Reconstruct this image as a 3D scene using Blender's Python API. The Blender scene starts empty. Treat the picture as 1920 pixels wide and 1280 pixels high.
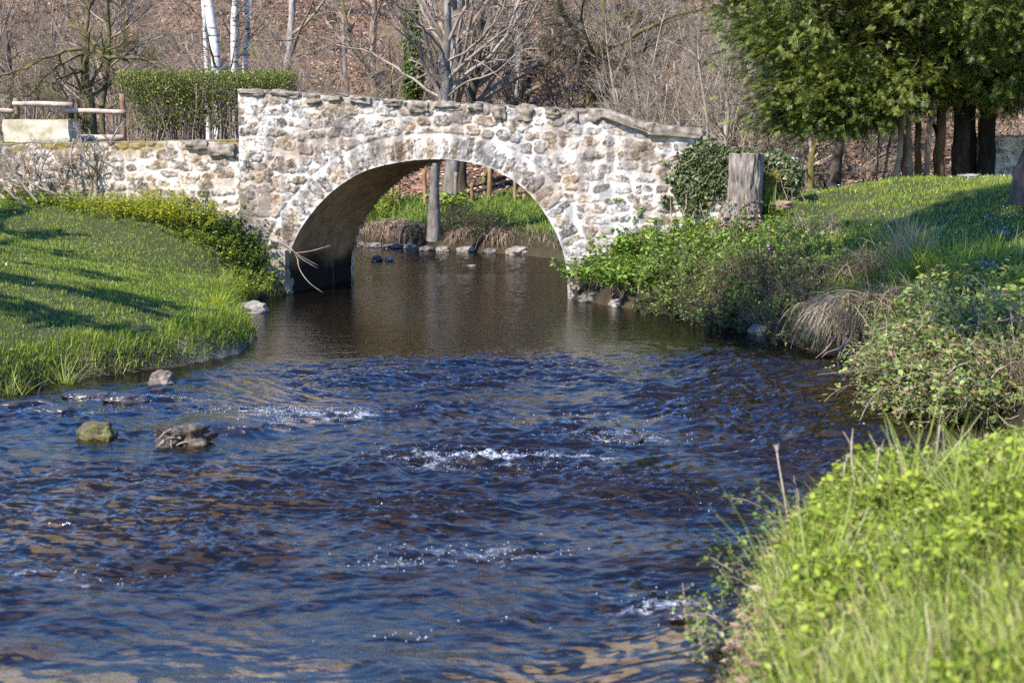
import bpy, math
import numpy as np
from mathutils import Vector

RNG = np.random.default_rng(7)
sc = bpy.context.scene
COL = sc.collection

# ------------------------------------------------------------------ camera maths
HC, F, PITCH = 2.6, 2933.0, math.radians(7.4)
CP, SP = math.cos(PITCH), math.sin(PITCH)
def ray(u, v):
    x = (u - 960.0) / F; y = -(v - 640.0) / F
    return np.array([x, CP + y * SP, -SP + y * CP])
def P(u, v, Y):
    r = ray(u, v); t = Y / r[1]
    return np.array([0, 0, HC]) + r * t
def G(u, v, z=0.0):
    r = ray(u, v); t = (z - HC) / r[2]
    return np.array([0, 0, HC]) + r * t
def PT(pts, Y):
    Ys = Y if hasattr(Y, '__len__') else [Y] * len(pts)
    return np.array([P(u, v, y) for (u, v), y in zip(pts, Ys)])

# ------------------------------------------------------------------ noise
_perm = np.random.default_rng(99).permutation(256)
_perm = np.concatenate([_perm, _perm, _perm])
_grad = np.array([[1,1,0],[-1,1,0],[1,-1,0],[-1,-1,0],[1,0,1],[-1,0,1],[1,0,-1],[-1,0,-1],
                  [0,1,1],[0,-1,1],[0,1,-1],[0,-1,-1],[1,1,0],[0,-1,1],[-1,1,0],[0,-1,-1]], float)
def noise3(x, y, z):
    x = np.asarray(x, float); y = np.asarray(y, float); z = np.asarray(z, float)
    x, y, z = np.broadcast_arrays(x, y, z)
    xi = np.floor(x).astype(int); yi = np.floor(y).astype(int); zi = np.floor(z).astype(int)
    xf, yf, zf = x - xi, y - yi, z - zi
    xi &= 255; yi &= 255; zi &= 255
    u = xf**3*(xf*(xf*6-15)+10); v = yf**3*(yf*(yf*6-15)+10); w = zf**3*(zf*(zf*6-15)+10)
    def g(dx, dy, dz):
        h = _perm[_perm[_perm[xi+dx]+yi+dy]+zi+dz] & 15
        gr = _grad[h]
        return gr[..., 0]*(xf-dx) + gr[..., 1]*(yf-dy) + gr[..., 2]*(zf-dz)
    def lp(a, b, t): return a + (b - a)*t
    return lp(lp(lp(g(0,0,0), g(1,0,0), u), lp(g(0,1,0), g(1,1,0), u), v),
              lp(lp(g(0,0,1), g(1,0,1), u), lp(g(0,1,1), g(1,1,1), u), v), w)
def fbm(x, y, z=0.0, o=3, seed=0.0):
    r = 0; a = 1.0; f = 1.0
    for i in range(o):
        r = r + a*noise3(x*f + 17.3*i + seed, y*f + 5.1*i - seed, z*f + 3.7*seed)
        a *= .5; f *= 2.03
    return r
def sstep(a, b, x):
    t = np.clip((x - a)/(b - a), 0, 1); return t*t*(3 - 2*t)
def smin(h, cap, k=4.0):
    return -np.logaddexp(-k*h, -k*cap)/k

# ------------------------------------------------------------------ mesh helpers
class MB:
    def __init__(s): s.v = []; s.q = []; s.t = []; s.n = 0; s.c = []
    def add(s, v, q=None, t=None, c=None):
        v = np.asarray(v, float).reshape(-1, 3)
        if q is not None and len(q): s.q.append(np.asarray(q, int).reshape(-1, 4) + s.n)
        if t is not None and len(t): s.t.append(np.asarray(t, int).reshape(-1, 3) + s.n)
        s.v.append(v); s.n += len(v)
        if c is not None: s.c.append(np.asarray(c, float).reshape(-1, 3))
    def mesh(s, name, m, smooth=True):
        v = np.concatenate(s.v)
        q = np.concatenate(s.q) if s.q else np.zeros((0, 4), int)
        t = np.concatenate(s.t) if s.t else np.zeros((0, 3), int)
        me = bpy.data.meshes.new(name)
        me.vertices.add(len(v)); me.vertices.foreach_set('co', v.astype(np.float32).ravel())
        me.loops.add(q.size + t.size)
        me.loops.foreach_set('vertex_index', np.concatenate([q.ravel(), t.ravel()]).astype(np.int32))
        n = len(q) + len(t); me.polygons.add(n)
        st = np.concatenate([np.arange(len(q))*4, q.size + np.arange(len(t))*3]).astype(np.int32)
        me.polygons.foreach_set('loop_start', st)
        me.polygons.foreach_set('use_smooth', np.full(n, smooth))
        if s.c:
            c = np.concatenate(s.c); c4 = np.concatenate([c, np.ones((len(c), 1))], 1)
            a = me.color_attributes.new('Col', 'FLOAT_COLOR', 'POINT')
            a.data.foreach_set('color', c4.astype(np.float32).ravel())
        me.update(calc_edges=True); me.validate()
        if m is not None: me.materials.append(m)
        return me
    def obj(s, name, m, parent=None, smooth=True):
        return link(name, s.mesh(name, m, smooth), parent)
def link(name, data, parent=None, loc=None):
    o = bpy.data.objects.new(name, data); COL.objects.link(o)
    if parent is not None: o.parent = parent
    if loc is not None: o.location = loc
    return o
def tag(o, label, cat=None, group=None, kind=None):
    o['label'] = label
    if cat: o['category'] = cat
    if group: o['group'] = group
    if kind: o['kind'] = kind
    return o
def thing(name, label, cat, loc=(0, 0, 0), group=None):
    o = link(name, None, None, loc); o.empty_display_size = .1
    return tag(o, label, cat, group)
def struct(o, label=None):
    o['kind'] = 'structure'
    if label: o['label'] = label
    return o
def dup(src, label, loc, rz=0.0, scale=1.0, group=None):
    c = src.copy(); COL.objects.link(c); c.location = loc; c.rotation_euler = (0, 0, rz)
    c.scale = (scale,)*3 if not hasattr(scale, '__len__') else scale
    c['label'] = label
    if group: c['group'] = group
    for ch in list(src.children):
        d = ch.copy(); COL.objects.link(d); d.parent = c
        for g in list(ch.children):
            e = g.copy(); COL.objects.link(e); e.parent = d
    return c
def norm(a): return a/np.maximum(np.linalg.norm(a, axis=-1, keepdims=True), 1e-9)

def grid_faces(nu, nv):
    i = np.arange(nu-1)[:, None]*nv + np.arange(nv-1)[None, :]
    i = i.ravel()
    return np.stack([i, i+nv, i+nv+1, i+1], 1)

def tubes(mb, Pn, R, k=5, cap=True, ell=None):
    """Pn (m,n,3), R (m,n)"""
    Pn = np.asarray(Pn, float); R = np.asarray(R, float)
    m, n, _ = Pn.shape
    T = np.empty_like(Pn)
    T[:, 1:-1] = Pn[:, 2:] - Pn[:, :-2]; T[:, 0] = Pn[:, 1]-Pn[:, 0]; T[:, -1] = Pn[:, -1]-Pn[:, -2]
    T = norm(T)
    ref = np.where(np.abs(T[:, :1, 2:3]) > .8, np.array([1., .1, 0]), np.array([.05, .1, 1.]))
    ref = np.broadcast_to(ref, T.shape)
    A = norm(np.cross(T, ref)); B = np.cross(T, A)
    an = np.linspace(0, 2*math.pi, k, endpoint=False)
    rr = R[..., None, None]
    if ell is not None: rr = rr*ell(m, n, k)[..., None]
    V = Pn[:, :, None, :] + rr*(np.cos(an)[:, None]*A[:, :, None, :] + np.sin(an)[:, None]*B[:, :, None, :])
    base = (np.arange(m)*n*k)[:, None, None]
    i = np.arange(n-1)[None, :, None]*k; j = np.arange(k)[None, None, :]; j2 = (j+1) % k
    a = base+i+j; b = base+i+j2; c = base+i+k+j2; d = base+i+k+j
    q = np.stack(np.broadcast_arrays(a, b, c, d), -1).reshape(-1, 4)
    t = None
    if cap and k > 3:
        e = (np.arange(m)*n*k + (n-1)*k)[:, None]
        jj = np.arange(1, k-1)[None, :]
        t = np.stack(np.broadcast_arrays(e, e+jj, e+jj+1), -1).reshape(-1, 3)
    mb.add(V.reshape(-1, 3), q, t)

def resample(pts, n):
    p = np.asarray(pts, float)
    if len(p) == 2:
        t = np.linspace(0, 1, n)[:, None]; return p[0]*(1-t) + p[1]*t
    pp = np.vstack([2*p[0]-p[1], p, 2*p[-1]-p[-2]])
    seg = np.linalg.norm(np.diff(p, axis=0), axis=1); cum = np.concatenate([[0], np.cumsum(seg)])
    out = []
    for d in np.linspace(0, cum[-1], n):
        i = min(np.searchsorted(cum, d, side='right')-1, len(seg)-1); t = (d-cum[i])/max(seg[i], 1e-9)
        p0, p1, p2, p3 = pp[i], pp[i+1], pp[i+2], pp[i+3]
        out.append(.5*((2*p1) + (-p0+p2)*t + (2*p0-5*p1+4*p2-p3)*t*t + (-p0+3*p1-3*p2+p3)*t**3))
    return np.array(out)

def walk(pos, dr, L, n, rng, wig=.15, up=0.0):
    m = len(pos); Q = np.empty((m, n, 3)); Q[:, 0] = pos; d = norm(dr)
    for i in range(1, n):
        d = norm(d + wig*rng.normal(size=(m, 3)) + np.array([0, 0, up]))
        pos = pos + d*(L/(n-1))[:, None]; Q[:, i] = pos
    return Q
def sprout(Pn, R, L, rng, count, t0, t1, ang, lr, rr, n, wig=.15, up=0.0, flat=0.0):
    """children along parents; returns P,R,L"""
    m, k, _ = Pn.shape
    idx = np.repeat(np.arange(m), count); t = rng.uniform(t0, t1, len(idx))
    f = t*(k-1); i = np.minimum(f.astype(int), k-2); w = (f-i)[:, None]
    pos = Pn[idx, i]*(1-w) + Pn[idx, i+1]*w
    tan = norm(Pn[idx, i+1]-Pn[idx, i])
    rnd = rng.normal(size=(len(idx), 3)); rnd[:, 2] *= (1-flat)
    side = norm(np.cross(tan, rnd))
    a = np.radians(ang)*rng.uniform(.65, 1.3, len(idx))[:, None]
    d = tan*np.cos(a) + side*np.sin(a)
    pr = R[idx, i]*(1-w[:, 0]) + R[idx, i+1]*w[:, 0]
    LL = L[idx]*lr*rng.uniform(.6, 1.25, len(idx))*(1.15-.65*t)
    Q = walk(pos, d, LL, n, rng, wig, up)
    r0 = np.minimum(pr*rr*rng.uniform(.7, 1.1, len(idx)), pr*.9)
    RR = r0[:, None]*np.linspace(1, .3, n)[None, :]
    return Q, RR, LL

def randrot(rng, n, tilt=None):
    """random rotations: z axis tilted by up to tilt rad from up"""
    az = rng.uniform(0, 2*math.pi, n); sp = rng.uniform(0, 2*math.pi, n)
    t = rng.uniform(0, math.pi, n) if tilt is None else np.abs(rng.normal(0, tilt, n))
    ca, sa, ct, st, cs, ss = np.cos(az), np.sin(az), np.cos(t), np.sin(t), np.cos(sp), np.sin(sp)
    M = np.empty((n, 3, 3))
    M[:, 0] = np.stack([ca*ct*cs - sa*ss, -ca*ct*ss - sa*cs, ca*st], 1)
    M[:, 1] = np.stack([sa*ct*cs + ca*ss, -sa*ct*ss + ca*cs, sa*st], 1)
    M[:, 2] = np.stack([-st*cs, st*ss, ct], 1)
    return M
def frames(dirs, rng, roll=.5):
    """matrices whose y column is dirs, z roughly up"""
    y = norm(dirs); up = np.array([0, 0, 1.0]) + roll*rng.normal(size=y.shape)
    x = norm(np.cross(y, up)); z = np.cross(x, y)
    return np.stack([x, y, z], -1)
LEAF4 = (np.array([[0,0,0],[-.32,.45,.08],[0,1,-.03],[.32,.45,.08]]), np.array([[0,2,1],[0,3,2]]))
LEAF7 = (np.array([[0,0,0],[-.26,.22,.05],[-.33,.5,.07],[-.16,.8,.03],[0,1.05,-.06],[.16,.8,.03],[.33,.5,.07],[.26,.22,.05],[0,.5,0]]),
         np.array([[8,1,0],[8,2,1],[8,3,2],[8,4,3],[8,5,4],[8,6,5],[8,7,6],[8,0,7]]))
IVY = (np.array([[0,0,0],[-.5,.1,.04],[-.36,.45,.05],[-.2,.55,.02],[0,1,-.05],[.2,.55,.02],[.36,.45,.05],[.5,.1,.04]]),
       np.array([[0,2,1],[0,3,2],[0,4,3],[0,5,4],[0,6,5],[0,7,6]]))
def scatter(mb, tmpl, pos, M, s):
    V, T = tmpl; n = len(pos); s = np.asarray(s)
    if s.ndim == 0: s = np.full(n, float(s))
    W = np.einsum('nij,kj->nki', M, V)*s[:, None, None] + pos[:, None, :]
    mb.add(W.reshape(-1, 3), None, (T[None] + (np.arange(n)*len(V))[:, None, None]).reshape(-1, 3))
def blades(mb, pos, h, w, rng, bend=.5, lean=None):
    n = len(pos); az = rng.uniform(0, 2*math.pi, n)
    side = np.stack([np.cos(az), np.sin(az), np.zeros(n)], 1)
    b = rng.uniform(0, 2*math.pi, n)
    bd = np.stack([np.cos(b), np.sin(b), np.zeros(n)], 1)*rng.uniform(.1, 1, n)[:, None]*bend
    if lean is not None: bd = bd + lean
    up = np.array([0, 0, 1.0])
    h = h[:, None]; w = np.asarray(w).reshape(-1, 1)
    mid = pos + h*(.55*up + .3*bd); tip = pos + h*((1 - .25*np.minimum(1, (bd**2).sum(1, keepdims=True)))*up + bd)
    V = np.stack([pos-side*w*.5, pos+side*w*.5, mid-side*w*.4, mid+side*w*.4, tip], 1).reshape(-1, 3)
    o = (np.arange(n)*5)[:, None]
    mb.add(V, o+np.array([[0, 1, 3, 2]]), o+np.array([[2, 3, 4]]))

# ------------------------------------------------------------------ materials
def newmat(name):
    m = bpy.data.materials.new(name); m.use_nodes = True
    nt = m.node_tree; nt.nodes.clear()
    return m, nt, nt.nodes.new, nt.links.new
def ramp(N, cols, pos=None):
    r = N('ShaderNodeValToRGB'); e = r.color_ramp.elements
    n = len(cols); pos = pos or [i/(n-1) for i in range(n)]
    while len(e) < n: e.new(.5)
    for i in range(n):
        e[i].position = pos[i]; e[i].color = (*cols[i], 1)
    return r
def surf_mat(name, cols, scale=3.0, detail=6, rough=.85, bump=.3, bscale=None, src='noise', stretch=(1, 1, 1), spec=.3, pos=None, dist=.02):
    m, nt, N, Lk = newmat(name)
    tc = N('ShaderNodeTexCoord'); mp = N('ShaderNodeMapping'); Lk(tc.outputs['Object'], mp.inputs[0])
    mp.inputs['Scale'].default_value = stretch
    no = N('ShaderNodeTexNoise'); no.inputs['Scale'].default_value = scale; no.inputs['Detail'].default_value = detail
    no.inputs['Roughness'].default_value = .65
    Lk(mp.outputs[0], no.inputs['Vector'])
    rp = ramp(N, cols, pos or [.3 + .4*i/(len(cols)-1) for i in range(len(cols))]); Lk(no.outputs['Fac'], rp.inputs[0])
    bs = N('ShaderNodeBsdfPrincipled'); bs.inputs['Roughness'].default_value = rough
    bs.inputs['Specular IOR Level'].default_value = spec
    Lk(rp.outputs[0], bs.inputs['Base Color'])
    n2 = N('ShaderNodeTexNoise'); n2.inputs['Scale'].default_value = bscale or scale*4; n2.inputs['Detail'].default_value = 8
    Lk(mp.outputs[0], n2.inputs['Vector'])
    bp = N('ShaderNodeBump'); bp.inputs['Strength'].default_value = bump; bp.inputs['Distance'].default_value = dist
    Lk(n2.outputs['Fac'], bp.inputs['Height']); Lk(bp.outputs[0], bs.inputs['Normal'])
    o = N('ShaderNodeOutputMaterial'); Lk(bs.outputs[0], o.inputs[0])
    return m
def leaf_mat(name, cols, transl=.35, rough=.5, patch=None, pscale=.6, spec=.4):
    """colour varies per leaf (mesh island) and, mildly, in large patches"""
    m, nt, N, Lk = newmat(name)
    ge = N('ShaderNodeNewGeometry')
    rp = ramp(N, cols); 
    if patch:
        no = N('ShaderNodeTexNoise'); no.inputs['Scale'].default_value = pscale; no.inputs['Detail'].default_value = 4
        tc = N('ShaderNodeTexCoord'); Lk(tc.outputs['Object'], no.inputs['Vector'])
        mr = N('ShaderNodeMapRange'); mr.inputs['From Min'].default_value = .3; mr.inputs['From Max'].default_value = .7
        mr.inputs['To Min'].default_value = -patch; mr.inputs['To Max'].default_value = patch
        Lk(no.outputs['Fac'], mr.inputs['Value'])
        ad = N('ShaderNodeMath'); ad.operation = 'ADD'; ad.use_clamp = True
        Lk(ge.outputs['Random Per Island'], ad.inputs[0]); Lk(mr.outputs[0], ad.inputs[1])
        Lk(ad.outputs[0], rp.inputs[0])
    else:
        Lk(ge.outputs['Random Per Island'], rp.inputs[0])
    bs = N('ShaderNodeBsdfPrincipled'); bs.inputs['Roughness'].default_value = rough
    bs.inputs['Specular IOR Level'].default_value = spec
    Lk(rp.outputs[0], bs.inputs['Base Color'])
    o = N('ShaderNodeOutputMaterial')
    if transl > 0:
        tr = N('ShaderNodeBsdfTranslucent'); Lk(rp.outputs[0], tr.inputs['Color'])
        mx = N('ShaderNodeMixShader'); mx.inputs[0].default_value = transl
        Lk(bs.outputs[0], mx.inputs[1]); Lk(tr.outputs[0], mx.inputs[2]); Lk(mx.outputs[0], o.inputs[0])
    else:
        Lk(bs.outputs[0], o.inputs[0])
    return m
def col_mat(name, scale=25, rough=.9, bump=.5, vary=.35, dist=.01, scale2=120):
    """base colour stored on the mesh, broken up by fine noise"""
    m, nt, N, Lk = newmat(name)
    at = N('ShaderNodeAttribute'); at.attribute_name = 'Col'
    tc = N('ShaderNodeTexCoord')
    no = N('ShaderNodeTexNoise'); no.inputs['Scale'].default_value = scale; no.inputs['Detail'].default_value = 8
    no.inputs['Roughness'].default_value = .7
    Lk(tc.outputs['Object'], no.inputs['Vector'])
    mr = N('ShaderNodeMapRange'); mr.inputs['From Min'].default_value = .3; mr.inputs['From Max'].default_value = .7
    mr.inputs['To Min'].default_value = 1-vary; mr.inputs['To Max'].default_value = 1+vary
    Lk(no.outputs['Fac'], mr.inputs['Value'])
    mu = N('ShaderNodeVectorMath'); mu.operation = 'SCALE'
    Lk(at.outputs['Color'], mu.inputs[0]); Lk(mr.outputs[0], mu.inputs['Scale'])
    bs = N('ShaderNodeBsdfPrincipled'); bs.inputs['Roughness'].default_value = rough
    bs.inputs['Specular IOR Level'].default_value = .2
    Lk(mu.outputs[0], bs.inputs['Base Color'])
    n2 = N('ShaderNodeTexNoise'); n2.inputs['Scale'].default_value = scale2; n2.inputs['Detail'].default_value = 6
    Lk(tc.outputs['Object'], n2.inputs['Vector'])
    bp = N('ShaderNodeBump'); bp.inputs['Strength'].default_value = bump; bp.inputs['Distance'].default_value = dist
    Lk(n2.outputs['Fac'], bp.inputs['Height']); Lk(bp.outputs[0], bs.inputs['Normal'])
    o = N('ShaderNodeOutputMaterial'); Lk(bs.outputs[0], o.inputs[0])
    return m

M_ground = col_mat('ground soil', 6, .95, .8, .35, .03, 40)
M_wall = col_mat('whitewashed rubble', 22, .92, .6, .22, .008, 90)
M_barrel = col_mat('vault plaster', 9, .95, .5, .3, .01, 60)
M_coping = surf_mat('coping stone', [(.05,.042,.032),(.15,.12,.09),(.25,.21,.165),(.38,.33,.28)], 7, 8, .9, .6, 40)
M_footing = surf_mat('footing stone', [(.12,.09,.04),(.28,.24,.17),(.45,.4,.33)], 3, 8, .9, .5, 30)
M_rock = surf_mat('river rock', [(.035,.03,.026),(.11,.095,.08),(.22,.19,.16)], 5, 8, .7, .6, 30, dist=.03)
M_paler = surf_mat('pale rock', [(.09,.075,.06),(.22,.19,.155),(.36,.32,.27)], 4, 8, .8, .5, 25, dist=.03)
M_rockbrown = surf_mat('mottled brown rock', [(.03,.024,.018),(.13,.10,.075),(.3,.26,.21)], 5, 8, .75, .7, 25, dist=.03)
M_wetrock = surf_mat('wet rock', [(.012,.011,.012),(.035,.03,.03),(.07,.06,.05)], 5, 6, .25, .5, 30, spec=.5)
M_mossrock = surf_mat('mossy rock', [(.03,.024,.016),(.08,.065,.035),(.11,.10,.03),(.18,.155,.10)], 4, 8, .85, .6, 25, dist=.03)
M_block = surf_mat('pale block', [(.26,.21,.12),(.52,.45,.33),(.64,.58,.47)], 2.5, 8, .9, .3, 30)
M_moss = leaf_mat('moss', [(.07,.06,.01),(.17,.13,.015),(.26,.19,.02)], 0, .9)
M_barkgrey = surf_mat('grey bark', [(.06,.05,.045),(.17,.15,.13),(.3,.275,.25)], 5, 8, .9, .8, 14, stretch=(1,1,.4), dist=.03)
M_barkpale = surf_mat('pale twig bark', [(.12,.09,.065),(.25,.2,.15),(.36,.31,.25)], 3, 6, .9, .4)
M_barktan = surf_mat('tan twig bark', [(.10,.072,.052),(.24,.18,.132),(.38,.30,.23)], 2.5, 6, .9, .4)
M_barkmoss = surf_mat('mossy bark', [(.04,.032,.025),(.085,.068,.038),(.13,.115,.032),(.2,.165,.1)], 3.5, 6, .95, .6, 14, dist=.03)
M_barkdark = surf_mat('dark bark', [(.02,.016,.012),(.06,.045,.035),(.11,.085,.07)], 5, 8, .9, .9, 14, stretch=(1,1,.3), dist=.04)
M_bushtwig = surf_mat('bush twig bark', [(.04,.026,.018),(.11,.075,.05),(.2,.15,.1)], 3, 6, .9, .4)
M_barkshade = surf_mat('shade-darkened bark', [(.006,.005,.004),(.02,.015,.012),(.045,.035,.028)], 5, 8, .95, .9, 14, stretch=(1,1,.3), dist=.04)  # shade under the cypress crowns put into the bark colour
M_barkred = surf_mat('cypress bark', [(.04,.025,.015),(.11,.065,.035),(.22,.14,.08)], 5, 8, .9, .9, 12, stretch=(1,1,.25), dist=.04)
M_stump = surf_mat('stump bark', [(.035,.027,.022),(.17,.14,.115),(.36,.31,.27)], 14, 8, .95, 1.0, 16, stretch=(1,1,.22), dist=.05)
M_log = surf_mat('weathered log', [(.2,.14,.1),(.38,.29,.22),(.52,.43,.35)], 5, 6, .85, .3, 30)
M_post = surf_mat('chestnut post', [(.12,.07,.035),(.25,.15,.075),(.36,.24,.125)], 6, 6, .85, .4, 30, stretch=(1,1,.3))
M_postgrey = surf_mat('weathered post', [(.13,.1,.075),(.25,.2,.14),(.36,.3,.22)], 6, 6, .85, .4, 30, stretch=(1,1,.3))
M_postred = surf_mat('painted red post', [(.12,.06,.035),(.2,.11,.065),(.28,.17,.11)], 6, 6, .8, .3, 30)
M_dead = surf_mat('dead wood', [(.12,.09,.065),(.27,.21,.16),(.42,.35,.28)], 5, 6, .9, .5, 25)
M_darkdead = surf_mat('soaked driftwood', [(.015,.011,.008),(.06,.045,.032),(.2,.15,.11)], 5, 6, .6, .7, 18, dist=.04)
M_darkwood = surf_mat('wet wood', [(.008,.007,.006),(.03,.024,.02),(.06,.05,.04)], 5, 6, .35, .5, 25, spec=.5)
M_path = surf_mat('gravel path', [(.35,.32,.28),(.5,.46,.41),(.62,.58,.53)], 8, 6, .95, .3)
def birch_mat():
    m, nt, N, Lk = newmat('birch bark')
    tc = N('ShaderNodeTexCoord'); mp = N('ShaderNodeMapping'); mp.inputs['Scale'].default_value = (2.5, 2.5, 14)
    Lk(tc.outputs['Object'], mp.inputs[0])
    no = N('ShaderNodeTexNoise'); no.inputs['Scale'].default_value = 1; no.inputs['Detail'].default_value = 5; Lk(mp.outputs[0], no.inputs['Vector'])
    rp = ramp(N, [(.05,.045,.04),(.14,.125,.11),(.5,.47,.43),(.62,.6,.56)], [.3,.36,.43,.7]); Lk(no.outputs['Fac'], rp.inputs[0])
    bs = N('ShaderNodeBsdfPrincipled'); bs.inputs['Roughness'].default_value = .7; Lk(rp.outputs[0], bs.inputs['Base Color'])
    o = N('ShaderNodeOutputMaterial'); Lk(bs.outputs[0], o.inputs[0]); return m
M_birch = birch_mat()
M_grass = leaf_mat('lawn grass', [(.06,.11,.008),(.14,.22,.015),(.22,.30,.022),(.30,.36,.04),(.38,.37,.1)], .35, .5, .25, .8)
M_grassfar = leaf_mat('far lawn grass', [(.07,.13,.014),(.14,.23,.025),(.2,.29,.035),(.28,.32,.06)], .35, .5, .2, .5)
M_grassnear = leaf_mat('bank grass', [(.13,.19,.016),(.26,.32,.035),(.36,.41,.07),(.45,.47,.13),(.55,.52,.27)], .4, .5, .2, 1.2)
M_leafbright = leaf_mat('bright leaves', [(.08,.13,.008),(.18,.25,.014),(.28,.36,.024),(.4,.46,.05),(.3,.24,.1)], .4, .55, .15, 2)
M_nettle = leaf_mat('nettle leaves', [(.06,.12,.012),(.12,.21,.02),(.18,.28,.03),(.27,.36,.06)], .35, .5)
M_yellowgreen = leaf_mat('yellow green leaves', [(.18,.24,.014),(.34,.38,.02),(.46,.47,.03),(.56,.54,.06)], .5, .5)
M_bramble = leaf_mat('bramble leaves', [(.05,.09,.014),(.12,.18,.028),(.2,.27,.05),(.3,.34,.09),(.27,.15,.08)], .3, .45)
M_bushleaf = leaf_mat('sparse bush leaves', [(.05,.07,.018),(.11,.14,.03),(.18,.19,.05),(.2,.14,.07)], .3, .6)
M_darkleaf = leaf_mat('dark leaves', [(.025,.05,.008),(.06,.10,.014),(.1,.16,.022),(.17,.23,.035)], .25, .45)
M_ivy = leaf_mat('ivy leaves', [(.016,.03,.008),(.04,.06,.014),(.075,.095,.024),(.15,.15,.06)], .12, .45, spec=.4)
M_hedge = leaf_mat('hedge leaves', [(.05,.07,.01),(.12,.15,.018),(.2,.23,.03),(.28,.25,.09)], .25, .5)
M_conifer = leaf_mat('cypress sprays', [(.016,.032,.006),(.06,.088,.013),(.13,.165,.024),(.28,.29,.05)], .18, .5, .3, 2.0)
M_straw = leaf_mat('dry grass', [(.16,.11,.06),(.27,.2,.12),(.38,.3,.19),(.48,.4,.27)], .25, .7)
M_strawdull = leaf_mat('dull dry grass', [(.06,.045,.02),(.13,.1,.05),(.22,.17,.1),(.32,.26,.16)], .2, .7)
M_strawred = leaf_mat('dry fern', [(.12,.07,.04),(.25,.17,.105),(.38,.29,.2)], .2, .8)
M_deadleaf = leaf_mat('dead leaves', [(.09,.05,.03),(.18,.105,.065),(.28,.18,.12),(.4,.3,.21)], .15, .75)
M_litter = leaf_mat('leaf litter', [(.14,.075,.045),(.30,.175,.11),(.42,.27,.18),(.54,.4,.3)], .1, .8)
M_daisy = leaf_mat('daisy petals', [(.75,.75,.72),(.8,.8,.8)], 0, .7)
M_pink = leaf_mat('pink petals', [(.35,.1,.25),(.45,.16,.35)], .2, .7)
M_blue = leaf_mat('periwinkle petals', [(.2,.2,.55),(.3,.3,.65)], .2, .7)
M_white = leaf_mat('white plastic', [(.7,.7,.68),(.75,.75,.75)], 0, .5)
M_water_drop = leaf_mat('spray drops', [(.75,.78,.85),(.85,.87,.9)], .3, .2)

# ------------------------------------------------------------------ bridge frame of reference
O = G(540, 550)
AL = math.radians(10)
E = np.array([math.cos(AL), -math.sin(AL), 0]); NF = np.array([-math.sin(AL), -math.cos(AL), 0])
D = G(665, 526) - O; D = D*1.0
def onface(u, v, off=0.0):
    r = ray(u, v); o = np.array([0, 0, HC]); t = np.dot(O + NF*off - o, NF)/np.dot(r, NF)
    p = o + r*t; return np.array([np.dot(p - O, E), p[2]])
def fp(s, z, h=0.0):
    s = np.asarray(s, float); z = np.asarray(z, float)
    return O + s[..., None]*E + np.asarray(h)[..., None]*NF + np.stack([0*z, 0*z, z], -1)
ARCH = np.array([onface(u, v) for u, v in [(540,556),(540,525),(541,500),(547,465),(560,436),(578,408),(605,376),(640,346),(680,323),(720,310),(760,303),(800,299),
        (830,299),(870,303),(910,312),(945,328),(975,348),(1000,372),(1020,398),(1038,428),(1050,455),(1058,482),(1063,515),(1066,560)]])
ARCH[0, 1] = -.5; ARCH[-1, 1] = -.5
ARCHF = resample(np.c_[ARCH, np.zeros(len(ARCH))], 220)[:, :2]
TOP = np.array([onface(u, v) for u, v in [(446,166),(520,171),(640,179),(760,189),(870,193),(1000,201),(1128,207),(1180,222),(1240,236),(1314,241)]])
S_L, S_R = TOP[0, 0], TOP[-1, 0]
def topz(s): return np.interp(s, TOP[:, 0], TOP[:, 1])
WTOP = np.array([onface(u, v) for u, v in [(-800,268),(0,270),(150,268),(300,266),(446,263)]])
def wtopz(s): return np.interp(s, WTOP[:, 0], WTOP[:, 1])

# ------------------------------------------------------------------ river outline and terrain
def g2(u, v): return tuple(G(u, v)[:2])
Ls = [(-6.5,-8),(-6.8,8),(-6.3,13),(-5.7,15)] + [g2(*p) for p in [(0,747),(130,714),(330,688),(440,664),(474,642),(478,628),(458,604),(446,584),(488,558),(537,553)]]
pierb = G(665, 527)
Lb = [tuple(pierb[:2]), (-4.4,30.4), (-8,35.5), (-14,40.5), (-30,50)]
Fb = [(-30,58),(-20,50.5),(-10,43.5)] + [g2(*p) for p in [(660,455),(700,458),(760,463),(830,468),(870,472),(960,476),(1050,486)]] + [(2.4,31.8)]
pr0 = O + E*ARCH[-1, 0]
Rb = [tuple((pr0 + D)[:2])]
Rs = [tuple(pr0[:2])] + [g2(*p) for p in [(1085,562),(1150,574),(1270,592),(1420,627),(1540,664),(1640,705),(1690,762)]] + [(4.25,13.6),(4.2,12),(3.5,10.1),(2.5,9.3),(1.55,8.8),(1.12,7.8),(.86,6.4),(.3,4),(-.9,0),(-2,-8)]
POLY = []; TAG = []
for pts, tg in ((Ls, 0), (Lb, 3), (Fb, 2), (Rb, 4), (Rs, 1)):
    for p in pts: POLY.append(p); TAG.append(tg)
POLY = np.array(POLY); TAG = np.array(TAG)
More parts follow.
